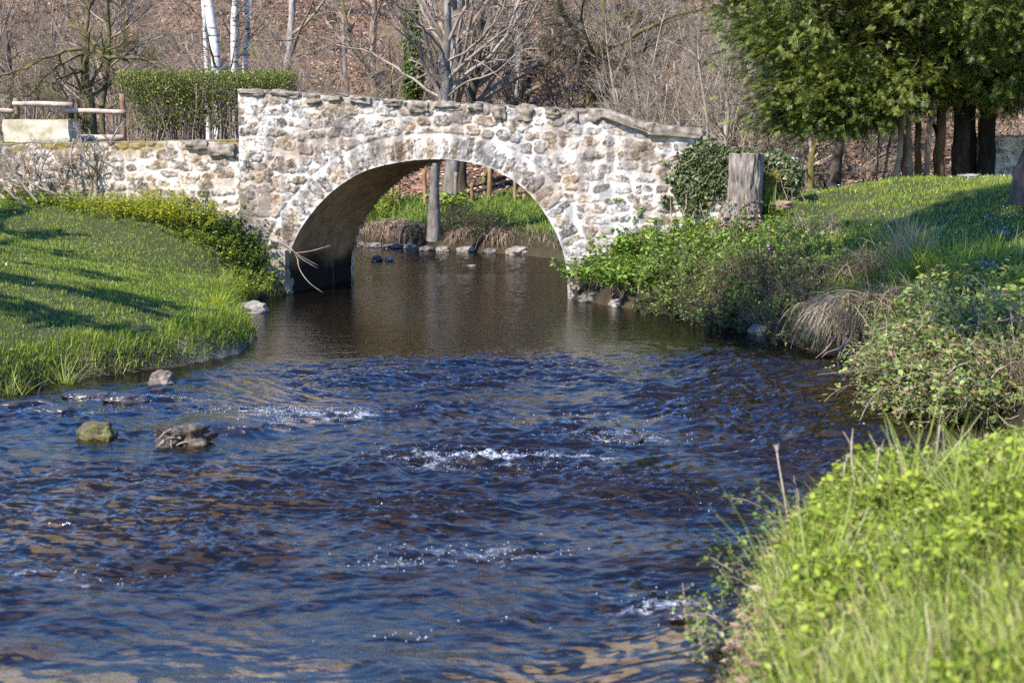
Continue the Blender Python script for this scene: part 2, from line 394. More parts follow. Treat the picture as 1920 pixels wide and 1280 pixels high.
def river(x, y):
    """signed distance (+ outside) and side of nearest bank"""
    sh = x.shape; x = x.ravel(); y = y.ravel()
    best = np.full(len(x), 1e9); side = np.zeros(len(x), int); ins = np.zeros(len(x), bool)
    n = len(POLY)
    for i in range(n):
        a = POLY[i]; b = POLY[(i+1) % n]; e = b - a
        t = np.clip(((x-a[0])*e[0] + (y-a[1])*e[1])/(e@e), 0, 1)
        d = np.hypot(x - a[0] - t*e[0], y - a[1] - t*e[1])
        m = d < best; best[m] = d[m]; side[m] = TAG[i]
        c = ((a[1] > y) != (b[1] > y))
        xx = a[0] + (y-a[1])*e[0]/(e[1] if abs(e[1]) > 1e-9 else 1e-9)
        ins ^= c & (x < xx)
    return np.where(ins, -best, best).reshape(sh), side.reshape(sh)
def terrain(x, y, full=False):
    x = np.asarray(x, float); y = np.asarray(y, float)
    d, side = river(x, y)
    wob = .12*noise3(x*1.7, y*1.7, 2.2) + .05*noise3(x*5, y*5, 7.7)
    dd = np.maximum(d + wob*np.minimum(1, np.maximum(d, 0)*3), 0)
    s = (x-O[0])*E[0] + (y-O[1])*E[1]; beh = -((x-O[0])*NF[0] + (y-O[1])*NF[1])
    hl = smin(.30*(1-np.exp(-dd/.1)) + .225*dd, 1.60, 6)
    capn = 1.12 + (1.95-1.12)*sstep(9, 17, y)
    hr = smin(.42*(1-np.exp(-dd/.2)) + .36*dd, capn, 5)
    hf = smin(.38*(1-np.exp(-dd/.3)) + .13*dd, .95, 5)
    terr = np.minimum(2.42, .3 + 1.3*dd)
    far = sstep(30.5, 37, y - .2*x)
    right = hr*(1-far) + np.maximum(hf, .75)*far
    # embankment at the bridge's far end
    right = np.maximum(right, 1.62*np.exp(-(((x-4.3)/1.5)**2 + ((y-24.9)/1.0)**2)**2)*sstep(.05, 1.2, dd))
    h = np.where(np.isin(side, (1, 4)), right, np.where(side == 2, hf, hl))
    left = np.isin(side, (0, 3)) & (s < .3)
    foot = np.interp(s, [-9, -6.5, -3.2, -1.9, -1.0, -.45], [1.62, 1.56, 1.52, 1.42, .95, .35])
    fw = np.exp(-(np.maximum(-beh, 0)/1.7)**2)*sstep(.0, .8, dd)
    hl = np.maximum(hl, foot*fw + hl*(1-fw))
    tb = sstep(.12, .42, beh)*left
    h = np.where(left, hl*(1-tb) + terr*tb, h)
    hc = y - 43.3 + .06*x + 1.2*noise3(x*.15, y*.15, 4.4)
    hill = smin(.34*np.log1p(np.exp(np.clip(hc*1.2, -40, 60)))/1.2, 11.5, .8)
    hill = hill*(1 + .16*noise3(x*.11, y*.11, 9.1)) + .25*sstep(0, 6, hc)*noise3(x*.5, y*.5, 1.1)
    h = h + np.where(left, 0, hill)
    h = h + np.clip(dd, 0, 1)*(.05*noise3(x*.8, y*.8, 3.3) + .02*noise3(x*3, y*3, 3.3))
    bed = -(.05 + .3*np.minimum(-d, 1.3)) + .05*noise3(x*2, y*2, 5.5)
    h = np.where(d < 0, np.minimum(bed, -.03), h)
    h = np.where((beh > .02) & (beh < 2.75) & (s > -1.1) & (s < 6.2), np.minimum(h, -.35), h)
    if full: return h, d, side, hc, beh, s
    return h
def zat(x, y): return float(terrain(np.array([x]), np.array([y]))[0])

xs = np.concatenate([np.arange(-95, -17, 3.0), np.arange(-17, 14, .14), np.arange(14, 30, .7), np.arange(30, 98, 3.0)])
ys = np.concatenate([np.arange(-60, 2, 3.0), np.arange(2, 47, .14), np.arange(47, 76, .5), np.arange(76, 170, 3.0)])
X, Y = np.meshgrid(xs, ys, indexing='ij')
Z, DR, SD, HCO, BEH, SS = terrain(X, Y, True)
nz = fbm(X*.9, Y*.9, 0, 4)
c_soil = np.array([.045, .05, .018]); c_lit = np.array([.24, .14, .085]); c_bank = np.array([.055, .04, .024]); c_bed = np.array([.10, .07, .032]); c_sand = np.array([.22, .165, .105])
C = np.broadcast_to(c_soil, X.shape + (3,)).copy()
def mixc(C, c, w): return C*(1-w[..., None]) + np.asarray(c)*w[..., None]
C = mixc(C, c_bank*.5, sstep(.45, .1, DR)*((SD == 1) | (SD == 2)))  # shade of the undercut bank foot put into the soil colour
C = mixc(C, c_bank, .6*np.clip(sstep(.5, .05, DR)*(SD != 1) + .25*(nz > .25)*(DR < 3), 0, 1))
C = mixc(C, c_sand, sstep(.35, .05, DR)*sstep(.1, .4, nz + .3*(SD == 0) - .2)*(.35 + .65*(SD == 0)*(Y < 18.5)))
isfar = ((SD != 0) & (SD != 3))
C = mixc(C, c_lit*(1 + .0), sstep(-.3, .6, HCO + .4*nz)*isfar)
C = mixc(C, np.array([.1, .06, .035]), sstep(-.3, .6, HCO)*isfar*sstep(.0, .5, fbm(X*.35, Y*.35, 3, 4)))
C = mixc(C, np.array([.07, .085, .025]), sstep(-.3, .6, HCO)*isfar*.7*sstep(.25, .55, fbm(X*.3, Y*.3, 8, 4)))
sandy = np.clip(sstep(9.6, 8.2, Y + .8*nz)*(X < 1.2) + .65*np.exp(-(((X+4.0)/1.6)**2 + ((Y-12.8)/1.6)**2)) + .8*np.exp(-(((X+2.6)/.9)**2 + ((Y-17.5)/2.5)**2)), 0, 1)
bedc = mixc(np.broadcast_to(c_bed*.55, C.shape), np.array([.52, .45, .335])*(1 + .35*noise3(X*2.2, Y*3.1, 5.0))[..., None], sandy)
C = np.where((DR < 0)[..., None], bedc*(1 + .5*nz[..., None]), C)
mb = MB(); mb.add(np.stack([X, Y, Z], -1).reshape(-1, 3), grid_faces(*X.shape), c=np.clip(C, .01, 1).reshape(-1, 3))
struct(mb.obj('ground', M_ground), 'stream banks, lawns and the leaf covered hillside')

# ------------------------------------------------------------------ water
FOAM = []
def rap(u, v, rx, ry, a): p = G(u, v); FOAM.append((p[0], p[1], rx, ry, a))
for r in [(560,782,.75,.35,.85),(640,775,.5,.2,.4),(920,866,.8,.26,1.0),(800,880,.35,.18,.6),(1170,828,.45,.3,.75),(480,792,.6,.2,.5),(900,1045,.55,.22,.6),(720,1060,.4,.2,.35),
          (1255,1142,.35,.18,.7),(120,1085,.35,.16,.45),(940,1170,.4,.12,.2),(1040,780,.5,.2,.2),(1330,960,.5,.3,.25),(750,1200,.25,.08,.4),(960,890,.5,.15,.5),(300,752,.6,.12,.5),(1150,800,1.2,.5,.15),(215,752,.45,.1,.65),(390,770,.7,.14,.55),(120,775,.4,.1,.5),(520,800,.3,.25,.55)]: rap(*r)
def water(x, y):
    chop = sstep(20.5, 16.0, y - .35*x)*(1 - .45*sstep(9.3, 7.6, y))
    chop = chop*(1 - .75*np.exp(-(((x+4.2)/1.5)**2 + ((y-13.0)/1.7)**2)))
    chop = chop*(.42 + .95*sstep(-.28, .32, noise3(x*.55, y*.38, 6.6) + .6*noise3(x*1.3, y*.9, 2.6)))
    wx = x + .25*noise3(x*1.1, y*1.1, .5); wy = y + .3*noise3(x*1.1, y*1.1, 4.5)
    big = noise3(wx*1.1, wy*1.9, .3)
    r1 = 1 - 2*np.abs(noise3(wx*2.6 + .3*wy, wy*4.4, 1.7)); r2 = 1 - 2*np.abs(noise3(wx*6.0 - .6*wy, wy*9.5, 6.1))
    n3 = noise3(wx*13, wy*19, 2.1); n4 = noise3(wx*26, wy*36, 8.1)
    swell = sstep(9.8, 8.0, y)
    h = 1.3*chop*(.036*big + .034*r1*(1-.4*swell) + .017*r2*(1-.6*swell) + .010*n3*(1-.6*swell) + .0038*n4*(1-.6*swell))
    h = h + swell*.022*noise3(x*1.4 + .5*y, y*2.6, 3.9)
    calm = 1 - chop
    h = h + calm*(.0030*noise3(x*2.6, y*7, 1.2) + .0022*noise3(x*6, y*15, 5.2))*sstep(33, 24, y)
    rf = sstep(29.5, 31.5, y)
    h = h + rf*(.010*noise3(x*4, y*5, 3.0) + .006*noise3(x*9, y*10, 6.0))
    foam = np.zeros_like(x); fn = .5*noise3(x*3.2, y*7.5, 4.2) + .35*noise3(x*8, y*15, 1.2) + .2*noise3(x*20, y*34, 7.2)
    for fx, fy, rx, ry, a in FOAM:
        g = np.exp(-(((x-fx)/rx)**2 + ((y-fy)/ry)**2))
        m_ = g > .01; xm, ym = x[m_], y[m_]
        h[m_] += a*g[m_]*(.045*noise3(xm*6, ym*7, 3.3) + .03*noise3(xm*14, ym*15, 8.8) + .015*noise3(xm*30, ym*30, 5.5) + .02)
        foam = np.maximum(foam, sstep(.34, .92, a*g*.75 + fn*1.25)*sstep(.04, .3, g)*min(1, a+.1))
    # smooth tongue sliding over the sunken boulder
    q = G(430, 805); g = np.exp(-(((x-q[0])/.55)**4 + ((y-q[1]-.1)/.55)**4))
    h = h*(1-.85*g) + .10*g
    q2 = G(510, 815); g2_ = np.exp(-(((x-q2[0])/.22)**2 + ((y-q2[1])/.4)**2)); h = h - .05*g2_
    return h, foam
wx = np.concatenate([np.arange(-40, -8, .5), np.arange(-8, 5.5, .023), np.arange(5.5, 9, .5)])
wy = np.concatenate([np.arange(-8, 6.4, .3), np.arange(6.4, 13, .017), np.arange(13, 22, .03), np.arange(22, 42, .08), np.arange(42, 60, .5)])
X, Y = np.meshgrid(wx, wy, indexing='ij')
WH, WF = water(X, Y)
wd, _ = river(X[::3, ::3], Y[::3, ::3])
mb = MB(); qf = grid_faces(*X.shape)
# keep only cells over the stream (with a margin under the banks)
keep = np.repeat(np.repeat(wd < .7, 3, 0), 3, 1)[:X.shape[0], :X.shape[1]]
kq = keep.ravel()[qf[:, 0]]
used = np.zeros(X.size, bool); used[qf[kq].ravel()] = True
remap = np.cumsum(used) - 1
mb.add(np.stack([X, Y, WH], -1).reshape(-1, 3)[used], remap[qf[kq]], c=np.repeat(WF.reshape(-1, 1), 3, 1)[used])
def water_mat():
    m, nt, N, Lk = newmat('stream water')
    tc = N('ShaderNodeTexCoord')
    mp = N('ShaderNodeMapping'); mp.inputs['Scale'].default_value = (1, 1.7, 1); Lk(tc.outputs['Object'], mp.inputs[0])
    n1 = N('ShaderNodeTexNoise'); n1.inputs['Scale'].default_value = 14; n1.inputs['Detail'].default_value = 4; Lk(mp.outputs[0], n1.inputs['Vector'])
    bp = N('ShaderNodeBump'); bp.inputs['Strength'].default_value = .22; bp.inputs['Distance'].default_value = .025
    Lk(n1.outputs['Fac'], bp.inputs['Height'])
    fr = N('ShaderNodeFresnel'); fr.inputs['IOR'].default_value = 1.48; Lk(bp.outputs[0], fr.inputs['Normal'])
    gl = N('ShaderNodeBsdfGlossy'); gl.inputs['Roughness'].default_value = .04; Lk(bp.outputs[0], gl.inputs['Normal'])
    di = N('ShaderNodeBsdfDiffuse'); di.inputs['Color'].default_value = (.026, .019, .010, 1)
    tr = N('ShaderNodeBsdfTransparent'); tr.inputs['Color'].default_value = (.82, .74, .55, 1)
    mx = N('ShaderNodeMixShader'); mx.inputs[0].default_value = .8; Lk(di.outputs[0], mx.inputs[1]); Lk(tr.outputs[0], mx.inputs[2])
    m2 = N('ShaderNodeMixShader'); Lk(fr.outputs[0], m2.inputs[0]); Lk(mx.outputs[0], m2.inputs[1]); Lk(gl.outputs[0], m2.inputs[2])
    at = N('ShaderNodeAttribute'); at.attribute_name = 'Col'
    n2 = N('ShaderNodeTexNoise'); n2.inputs['Scale'].default_value = 26; n2.inputs['Detail'].default_value = 6; n2.inputs['Roughness'].default_value = .75
    Lk(mp.outputs[0], n2.inputs['Vector'])
    mr = N('ShaderNodeMapRange'); mr.inputs['From Min'].default_value = .46; mr.inputs['From Max'].default_value = .64; Lk(n2.outputs['Fac'], mr.inputs['Value'])
    mu = N('ShaderNodeMath'); mu.operation = 'MULTIPLY'; mu.use_clamp = True; Lk(mr.outputs[0], mu.inputs[0]); Lk(at.outputs['Fac'], mu.inputs[1])
    fo = N('ShaderNodeBsdfDiffuse'); fo.inputs['Color'].default_value = (.7, .74, .8, 1)
    m3 = N('ShaderNodeMixShader'); Lk(mu.outputs[0], m3.inputs[0]); Lk(m2.outputs[0], m3.inputs[1]); Lk(fo.outputs[0], m3.inputs[2])
    o = N('ShaderNodeOutputMaterial'); Lk(m3.outputs[0], o.inputs[0]); return m
struct(mb.obj('water', water_mat()), 'rippling dark stream flowing under the bridge')
# flying drops above the rapids
mb = MB()
OCT = (np.array([[1,0,0],[-1,0,0],[0,1,0],[0,-1,0],[0,0,1],[0,0,-1]], float), np.array([[0,2,4],[2,1,4],[1,3,4],[3,0,4],[2,0,5],[1,2,5],[3,1,5],[0,3,5]]))
for fx, fy, rx, ry, a in FOAM:
    n = int(150*a*(rx*ry/.2)**.5*min(1.4, fy/11.0)*(.6 if a < .35 else 1))
    px = fx + rx*.55*RNG.normal(size=n); py = fy + ry*.55*RNG.normal(size=n)
    hz = water(px, py)[0] + np.abs(RNG.normal(0, .022, n))*(a + .1) + .001
    scatter(mb, OCT, np.stack([px, py, hz], 1), randrot(RNG, n), RNG.uniform(.0016, .0055, n))
tag(mb.obj('spray', M_water_drop), 'white drops splashing above the rapids', kind='stuff')

# ------------------------------------------------------------------ masonry
STONE = .95*np.array([[.27,.195,.125],[.21,.165,.12],[.17,.14,.115],[.30,.23,.155],[.23,.2,.175],[.13,.105,.085],[.29,.21,.12]])
def masonry(s0, s1, zb, zt, step, seed, fill, arch=None, lime=1.0, streak=.5):
    """returns S,Zg,h,C: a relief of limewashed rubble stones"""
    rng = np.random.default_rng(seed)
    s = np.arange(s0, s1 + step*.5, step); z = np.arange(zb, zt + step*.5, step)
    S, Zg = np.meshgrid(s, z, indexing='ij')
    mask = np.zeros_like(S); tint = np.zeros(S.shape + (3,)); tint[:] = STONE[0]; lim = np.ones_like(S)*.0; prot = np.zeros_like(S)
    wn = .5*noise3(S*7, Zg*7, seed) + .35*noise3(S*16, Zg*16, seed+4)
    wn2 = .5*noise3(S*7+40, Zg*7, seed) + .35*noise3(S*16+40, Zg*16, seed+4)
    def put(cs, cz, a, b, th, p, col, wash, pr):
        i0, i1 = np.searchsorted(s, [cs-a*1.6-b*.5, cs+a*1.6+b*.5]); j0, j1 = np.searchsorted(z, [cz-b*1.7-a*.5, cz+b*1.7+a*.5])
        if i1 <= i0 or j1 <= j0: return
        sl = (slice(i0, i1), slice(j0, j1))
        x = S[sl]-cs + .075*wn[sl]; y = Zg[sl]-cz + .055*wn2[sl]
        xr = x*math.cos(th)+y*math.sin(th); yr = -x*math.sin(th)+y*math.cos(th)
        dd = (np.abs(xr)/a)**p + (np.abs(yr)/b)**p
        m = sstep(1.3, .8, dd); w = m > mask[sl]
        mask[sl][w] = m[w]; tint[sl][w] = col; lim[sl][w] = wash; prot[sl][w] = pr
    zz = zb - .05
    while zz < zt + .1:
        hh = rng.uniform(.12, .21); ss = s0 - rng.uniform(0, .3)
        while ss < s1 + .1:
            w = rng.uniform(.16, .44)*(hh/.16)**.5
            if rng.random() < .12: w *= .5
            f = fill(ss, zz)*rng.uniform(.82, 1.05)
            put(ss+w/2, zz+hh/2+rng.normal(0, .025) + .09*float(noise3(ss*.9, zz*.7, seed)), w/2*f, hh/2*f*rng.uniform(.8, 1.15), rng.normal(0, .1), rng.uniform(2.2, 4),
                STONE[rng.integers(len(STONE))]*rng.uniform(.75, 1.25), np.clip(rng.normal(.28, .3), 0, .95), rng.uniform(.012, .04))
            ss += w + rng.uniform(.0, .03)
        zz += hh + rng.uniform(0, .02)
    for _ in range(int((s1-s0)*(zt-zb)*.9)):
        put(rng.uniform(s0, s1), rng.uniform(zb, zt), rng.uniform(.13, .24), rng.uniform(.08, .15), rng.normal(0, .25), rng.uniform(2, 3), STONE[rng.integers(len(STONE))]*rng.uniform(.7, 1.2), np.clip(rng.normal(.3, .3), 0, .95), rng.uniform(.02, .05))
    inside = np.zeros(S.shape, bool)
    if arch is not None:
        a = arch
        seg = np.linalg.norm(np.diff(a, axis=0), axis=1); cum = np.concatenate([[0], np.cumsum(seg)])
        flat = np.c_[S.ravel(), Zg.ravel()]
        dist = np.full(len(flat), 1e9); arc = np.zeros(len(flat))
        for i in range(len(a)):
            d = np.hypot(flat[:, 0]-a[i, 0], flat[:, 1]-a[i, 1]); m = d < dist; dist[m] = d[m]; arc[m] = cum[i]
        dist = dist.reshape(S.shape); arc = arc.reshape(S.shape)
        top = np.interp(S, a[:, 0], a[:, 1], left=-9, right=-9)
        # even-odd test against the closed arch outline
        for i in range(len(a)):
            p, q = a[i], a[(i+1) % len(a)]
            c = ((p[1] > Zg) != (q[1] > Zg))
            den = (q[1]-p[1]) if abs(q[1]-p[1]) > 1e-9 else 1e-9
            inside ^= c & (S < p[0] + (Zg-p[1])*(q[0]-p[0])/den)
        # voussoirs
        ring = (~inside) & (dist < .46) & (arc > .35) & (arc < cum[-1]-.35)
        at = arc + .07*wn + .10*dist*noise3(arc*2.5, 0*arc, 3.0); av = 0.3; vm = np.zeros_like(S); vt = np.zeros(S.shape+(3,)); vl = np.zeros_like(S); vp = np.zeros_like(S)
        while av < cum[-1]-.3:
            w = rng.uniform(.09, .2); ln = rng.uniform(.32, .46); c0 = .02
            uu = (at-(av+w/2))/(w/2*rng.uniform(.92, 1.1)); vv = (dist + .07*wn2 - (c0+ln)/2)/((ln-c0)/2)
            m = sstep(1.3, .6, np.abs(uu)**2.4 + np.abs(vv)**3)*ring; g = m > vm
            col = STONE[rng.integers(len(STONE))]*rng.uniform(.75, 1.2)
            vm[g] = m[g]; vt[g] = col; vl[g] = np.clip(rng.normal(.06, .22), -.2, .6); vp[g] = rng.uniform(.012, .03)
            av += w + rng.uniform(0, .02)
        k = sstep(.46, .40, dist)*ring
        mask = np.where(ring, vm*k + mask*(1-k), mask); r3 = (vm > .02)[..., None]
        tint = np.where(r3, vt, tint); lim = np.where(vm > .02, vl, lim); prot = np.where(vm > .02, vp, prot)
    else: dist = None
    n1 = fbm(S*3.2, Zg*3.2, seed+1.5, 4); n2 = fbm(S*12, Zg*12, seed+2.5, 3); n5 = fbm(S*30, Zg*30, seed, 2)
    # limewash partly smeared over the stones
    cov = sstep(.48, 1.15, lime*(lim + .08 + .75*n1 + .8*n2 + .6*n5))*.9
    cov = np.maximum(cov, np.clip(.22 + .55*n2 + .7*n5, 0, .7))
    drip = sstep(.06, .5, fbm(S*4.0+3, Zg*.9, seed+41, 4))*sstep(-.3, .3, fbm(S*.7, Zg*.9, seed+44, 2)+.05)
    cov = np.clip(cov + .45*(1-mask)*(1+n2) + .95*drip*(1+n5), 0, .95)
    rough = np.clip(1 + .55*n2 + .5*n5, .45, 1.6)[..., None]
    stone = tint*rough
    dk = sstep(.15, .5, fbm(S*5, Zg*5, seed+9, 3))[..., None]
    stone = stone*(1-.5*dk)
    white = np.array([.55, .52, .485])*(1 + .10*n2[..., None] + .05*n5[..., None])
    warm = sstep(.05, .5, fbm(S*1.4, Zg*1.4, seed+6, 3))[..., None]
    white = white*(1-.35*warm) + np.array([.52, .43, .34])*.35*warm
    C = white*(1-mask[..., None]*(1-cov[..., None])) + stone*mask[..., None]*(1-cov[..., None])
    # grey weather streaks running down from the top
    st = sstep(-.02, .42, fbm(S*4.5, Zg*.5, seed+3, 3))*sstep(-.35, .25, fbm(S*.8, Zg*1.1, seed+8, 2)+.1)
    C = mixc(C, np.array([.23, .205, .195]), streak*st)
    spot = sstep(.22, .5, fbm(S*2.8, Zg*1.5, seed+33, 4)); C = C*(1-.45*spot[..., None])
    dirt = sstep(.0, .45, fbm(S*2.2, Zg*2.2, seed+15, 4))*.6; C = C*(1-dirt[..., None]) + C*np.array([.66, .57, .47])*dirt[..., None]
    h = prot*sstep(0, 1, mask)*.72 - .007*np.clip(4*mask*(1-mask), 0, 1) + .012*n1 + .006*n2 + .003*n5
    return s, z, S, Zg, h, np.clip(C, .02, .9), inside, dist

BR = thing('stone_bridge', 'single arch whitewashed rubble stone footbridge with sloping parapet over the stream', 'bridge', tuple(O))
def fill_b(s, z):
    t = np.clip((s - (-1.0))/5.0, 0, 1)
    return 1.12 - .20*float(sstep(0, 1, t))
zmax = TOP[:, 1].max() + .02
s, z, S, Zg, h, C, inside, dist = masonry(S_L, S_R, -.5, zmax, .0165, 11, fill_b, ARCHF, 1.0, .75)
tz = topz(S); 
lowtone = sstep(1.0, .0, Zg)[..., None]*sstep(-.2, .4, fbm(S*2, Zg*2, 4, 3))[..., None]
tone = sstep(-.1, .45, fbm(S*1.2, Zg*1.5, 21, 3) + .18*sstep(3.5, -1, S))[..., None]*.62; C = C*(1-tone) + C*np.array([.62, .50, .39])*tone
C = C*(1-.55*lowtone) + np.array([.2, .165, .1])*.55*lowtone
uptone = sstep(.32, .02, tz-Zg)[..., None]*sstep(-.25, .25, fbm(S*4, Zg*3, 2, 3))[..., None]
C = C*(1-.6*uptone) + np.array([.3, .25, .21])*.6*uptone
# fit the grid to the parapet top and the arch edge
Zf = np.minimum(Zg, tz + .05*noise3(S*3.5, 0*S, 1.0) + .03*noise3(S*10, 0*S, 1.0))
Sf = S.copy(); ins2 = inside.copy()
kill = inside & (dist > .026)
edge = inside & ~kill
fi = np.c_[S[edge], Zg[edge]]
nn = np.array([ARCHF[np.argmin((ARCHF[:, 0]-a)**2 + (ARCHF[:, 1]-b)**2)] for a, b in fi])
Sf[edge] = nn[:, 0]; Zf[edge] = nn[:, 1]; h[edge] = 0
rimk = np.exp(-np.where(dist < 0, 0, dist)/.03); h = h*(1-.7*rimk)
V = fp(Sf, Zf, h) - O
q = grid_faces(*S.shape)
topk = (Zg > tz + .05)
bad = kill | topk
okq = ~bad.ravel()[q].any(1)
used = np.zeros(S.size, bool); used[q[okq].ravel()] = True; rm = np.cumsum(used)-1
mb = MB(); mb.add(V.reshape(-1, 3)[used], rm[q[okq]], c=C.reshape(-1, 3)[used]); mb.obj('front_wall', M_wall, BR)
# upstream face
DEP = np.dot(D, -NF)  # bridge thickness across
back = D - E*np.dot(D, E)
s2, z2, S2, Z2, h2, C2, in2, d2 = masonry(S_L, S_R, -.5, zmax, .05, 12, fill_b, None, 1.0, .6)
AB = ARCHF + np.array([np.dot(D, E), 0])
insb = np.zeros(S2.shape, bool)
for i in range(len(AB)):
    p, q_ = AB[i], AB[(i+1) % len(AB)]
    c = ((p[1] > Z2) != (q_[1] > Z2)); den = (q_[1]-p[1]) if abs(q_[1]-p[1]) > 1e-9 else 1e-9
    insb ^= c & (S2 < p[0] + (Z2-p[1])*(q_[0]-p[0])/den)
tz2 = topz(S2) - .12
Vb = fp(S2, np.minimum(Z2, tz2), -h2) - O + back
q = grid_faces(*S2.shape)[:, ::-1]; okq = ~((insb) | (Z2 > tz2 + .05)).ravel()[q].any(1)
mb = MB(); mb.add(Vb.reshape(-1, 3), q[okq], c=C2.reshape(-1, 3)); mb.obj('rear_wall', M_wall, BR)
# vault in two rings
def vault(name, t0, t1, grow_, nd):
    a = ARCHF.copy(); tg = np.gradient(a, axis=0); nr = np.c_[-tg[:, 1], tg[:, 0]]; nr /= np.linalg.norm(nr, axis=1)[:, None]
    a = a + nr*grow_
    t = np.linspace(t0, t1, nd)
    A = a[:, None, :]; Tt = np.broadcast_to(t[None, :], (len(a), nd))
    ss = np.broadcast_to(A[..., 0], Tt.shape); zz = np.broadcast_to(A[..., 1], Tt.shape)
    arc = np.broadcast_to(np.linspace(0, 7, len(a))[:, None], Tt.shape)
    n1 = fbm(arc*1.6, Tt*2.2, 5, 4); n2 = fbm(arc*7, Tt*9, 9, 3)
    disp = .018*n1 + .010*n2
    fade = sstep(0, .03, Tt - t0)
    ss = ss + nr[:, None, 0]*disp*fade; zz = zz + nr[:, None, 1]*disp*fade
    V = fp(ss, zz) - O + D[None, None]*Tt[..., None]
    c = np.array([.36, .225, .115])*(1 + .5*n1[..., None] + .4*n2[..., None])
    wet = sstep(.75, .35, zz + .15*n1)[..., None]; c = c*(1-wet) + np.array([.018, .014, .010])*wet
    pale = sstep(.05, .5, fbm(arc*.9, Tt*3.5, 2, 3))[..., None]; c = c*(1-.4*pale*(1-wet)) + np.array([.30, .235, .165])*.4*pale*(1-wet)
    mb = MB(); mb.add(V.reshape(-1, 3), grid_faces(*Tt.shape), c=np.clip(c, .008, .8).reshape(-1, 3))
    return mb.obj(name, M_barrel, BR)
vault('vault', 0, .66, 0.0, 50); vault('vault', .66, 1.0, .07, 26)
# step between the rings, parapet tops, deck, ends
a = ARCHF; tg = np.gradient(a, axis=0); nr = np.c_[-tg[:, 1], tg[:, 0]]; nr /= np.linalg.norm(nr, axis=1)[:, None]
st = np.stack([fp(a[:, 0], a[:, 1]) - O + D*.66, fp((a+nr*.075)[:, 0], (a+nr*.075)[:, 1]) - O + D*.66], 1)
mb = MB(); mb.add(st.reshape(-1, 3), grid_faces(len(a), 2), c=np.full((len(a)*2, 3), .15)); mb.obj('vault_rib', M_barrel, BR)
ssx = np.linspace(S_L, S_R, 120); PW = .34
def strip(pairs):
    prof = np.stack([np.stack([fp(ssx, zz) - O - NF*(off), ], 0)[0] for zz, off in pairs], 1)
    n1 = fbm(ssx*3, 0*ssx, 1, 3)
    return prof
t = topz(ssx); tj = t + .05*noise3(ssx*3.5, 0*ssx, 1.0) + .03*noise3(ssx*10, 0*ssx, 1.0)
deck = t - .85
mb = MB(); pr = strip([(tj, 0.0), (tj+.015, PW*.5), (tj, PW), (deck, PW), (deck, DEP-PW), (t-.12, DEP-PW), (t-.12, DEP)])
cc = np.array([.2, .165, .13])*np.ones(pr.shape); cc = cc*(1+.3*fbm(pr[..., 0]*5, pr[..., 1]*5, pr[..., 2]*5)[..., None])
mb.add(pr.reshape(-1, 3), grid_faces(*pr.shape[:2]), c=cc.reshape(-1, 3)); mb.obj('deck', M_wall, BR)
for sx, nm in ((S_L, 'end_wall'), (S_R, 'end_wall')):
    sE, zE, SE, ZE, hE, CE, _, _ = masonry(0, DEP, -.5, topz(sx)-.02, .04, 13, lambda a, b: .9)
    Vv = (fp(np.full(SE.shape, sx), ZE) - O) - NF*SE[..., None] + E*(-hE if sx < 0 else hE)[..., None]
    keepz = (ZE < topz(sx)-.83) | (SE < PW) | (SE > DEP-PW)
    q = grid_faces(*SE.shape); ok = keepz.ravel()[q].all(1)
    mb = MB(); mb.add(Vv.reshape(-1, 3), q[ok], c=CE.reshape(-1, 3)); mb.obj(nm, M_wall, BR)

def rough_block(lx, ly, lz, seed, nn=7, amp=.12, rnd=.35):
    """rounded irregular block, local coords centred"""
    n = nn; g = np.linspace(-1, 1, n); vs = []; qs = []; off = 0
    for ax in range(3):
        for sg in (-1, 1):
            U, W = np.meshgrid(g, g, indexing='ij'); p = np.empty(U.shape + (3,)); p[..., ax] = sg
            p[..., (ax+1) % 3] = U; p[..., (ax+2) % 3] = W
            vs.append(p.reshape(-1, 3)); f = grid_faces(n, n); qs.append((f if sg > 0 else f[:, ::-1]) + off); off += n*n
    v = np.concatenate(vs); sph = v/np.linalg.norm(v, axis=1)[:, None]
    v = v*(1-rnd) + sph*1.25*rnd
    nz = fbm(v[:, 0]*1.3, v[:, 1]*1.3, v[:, 2]*1.3, 3, seed*1.37); n2 = fbm(v[:, 0]*4, v[:, 1]*4, v[:, 2]*4, 2, seed*2.1)
    v = v*(1 + amp*1.7*nz + amp*.32*n2)[:, None]
    return v*np.array([lx, ly, lz])/2, np.concatenate(qs)
def place_block(name, mat, parent, c, ax, v, q):
    A = np.array(ax); mb = MB(); mb.add(v@A + c, q); return mb.obj(name, mat, parent)
AX = np.stack([E, -NF, np.array([0, 0, 1.0])])
# coping stones along the parapet
cop = [(446,500,6),(512,560,6),(568,606,14),(612,640,6),(655,700,7),(716,752,6),(765,806,15),(815,868,9),(880,905,8),(922,950,22),(968,1002,24),(1020,1052,13),(1062,1085,20),(1096,1135,24)]
for i, (u0, u1, th) in enumerate(cop):
    vm = np.interp((u0+u1)/2, [446,640,870,1000,1128], [166,179,193,201,207])
    p0, p1 = onface(u0, vm), onface(u1, vm); w = p1[0]-p0[0]; t_ = th/120.0 + .045
    v, q = rough_block(w*(.8+.3*RNG.random()), .36, t_, 20+i, 9, .16, .4)
    c = fp(np.array((p0[0]+p1[0])/2), np.array(topz((p0[0]+p1[0])/2) - t_*(.42+.2*RNG.random())), np.array(-.14 + .035*RNG.random())) - O
    dz = (topz(p1[0])-topz(p0[0]))/w
    A = AX.copy(); A[0] = E + np.array([0, 0, dz])
    place_block('coping_stone', M_coping, BR, c, A, v, q)
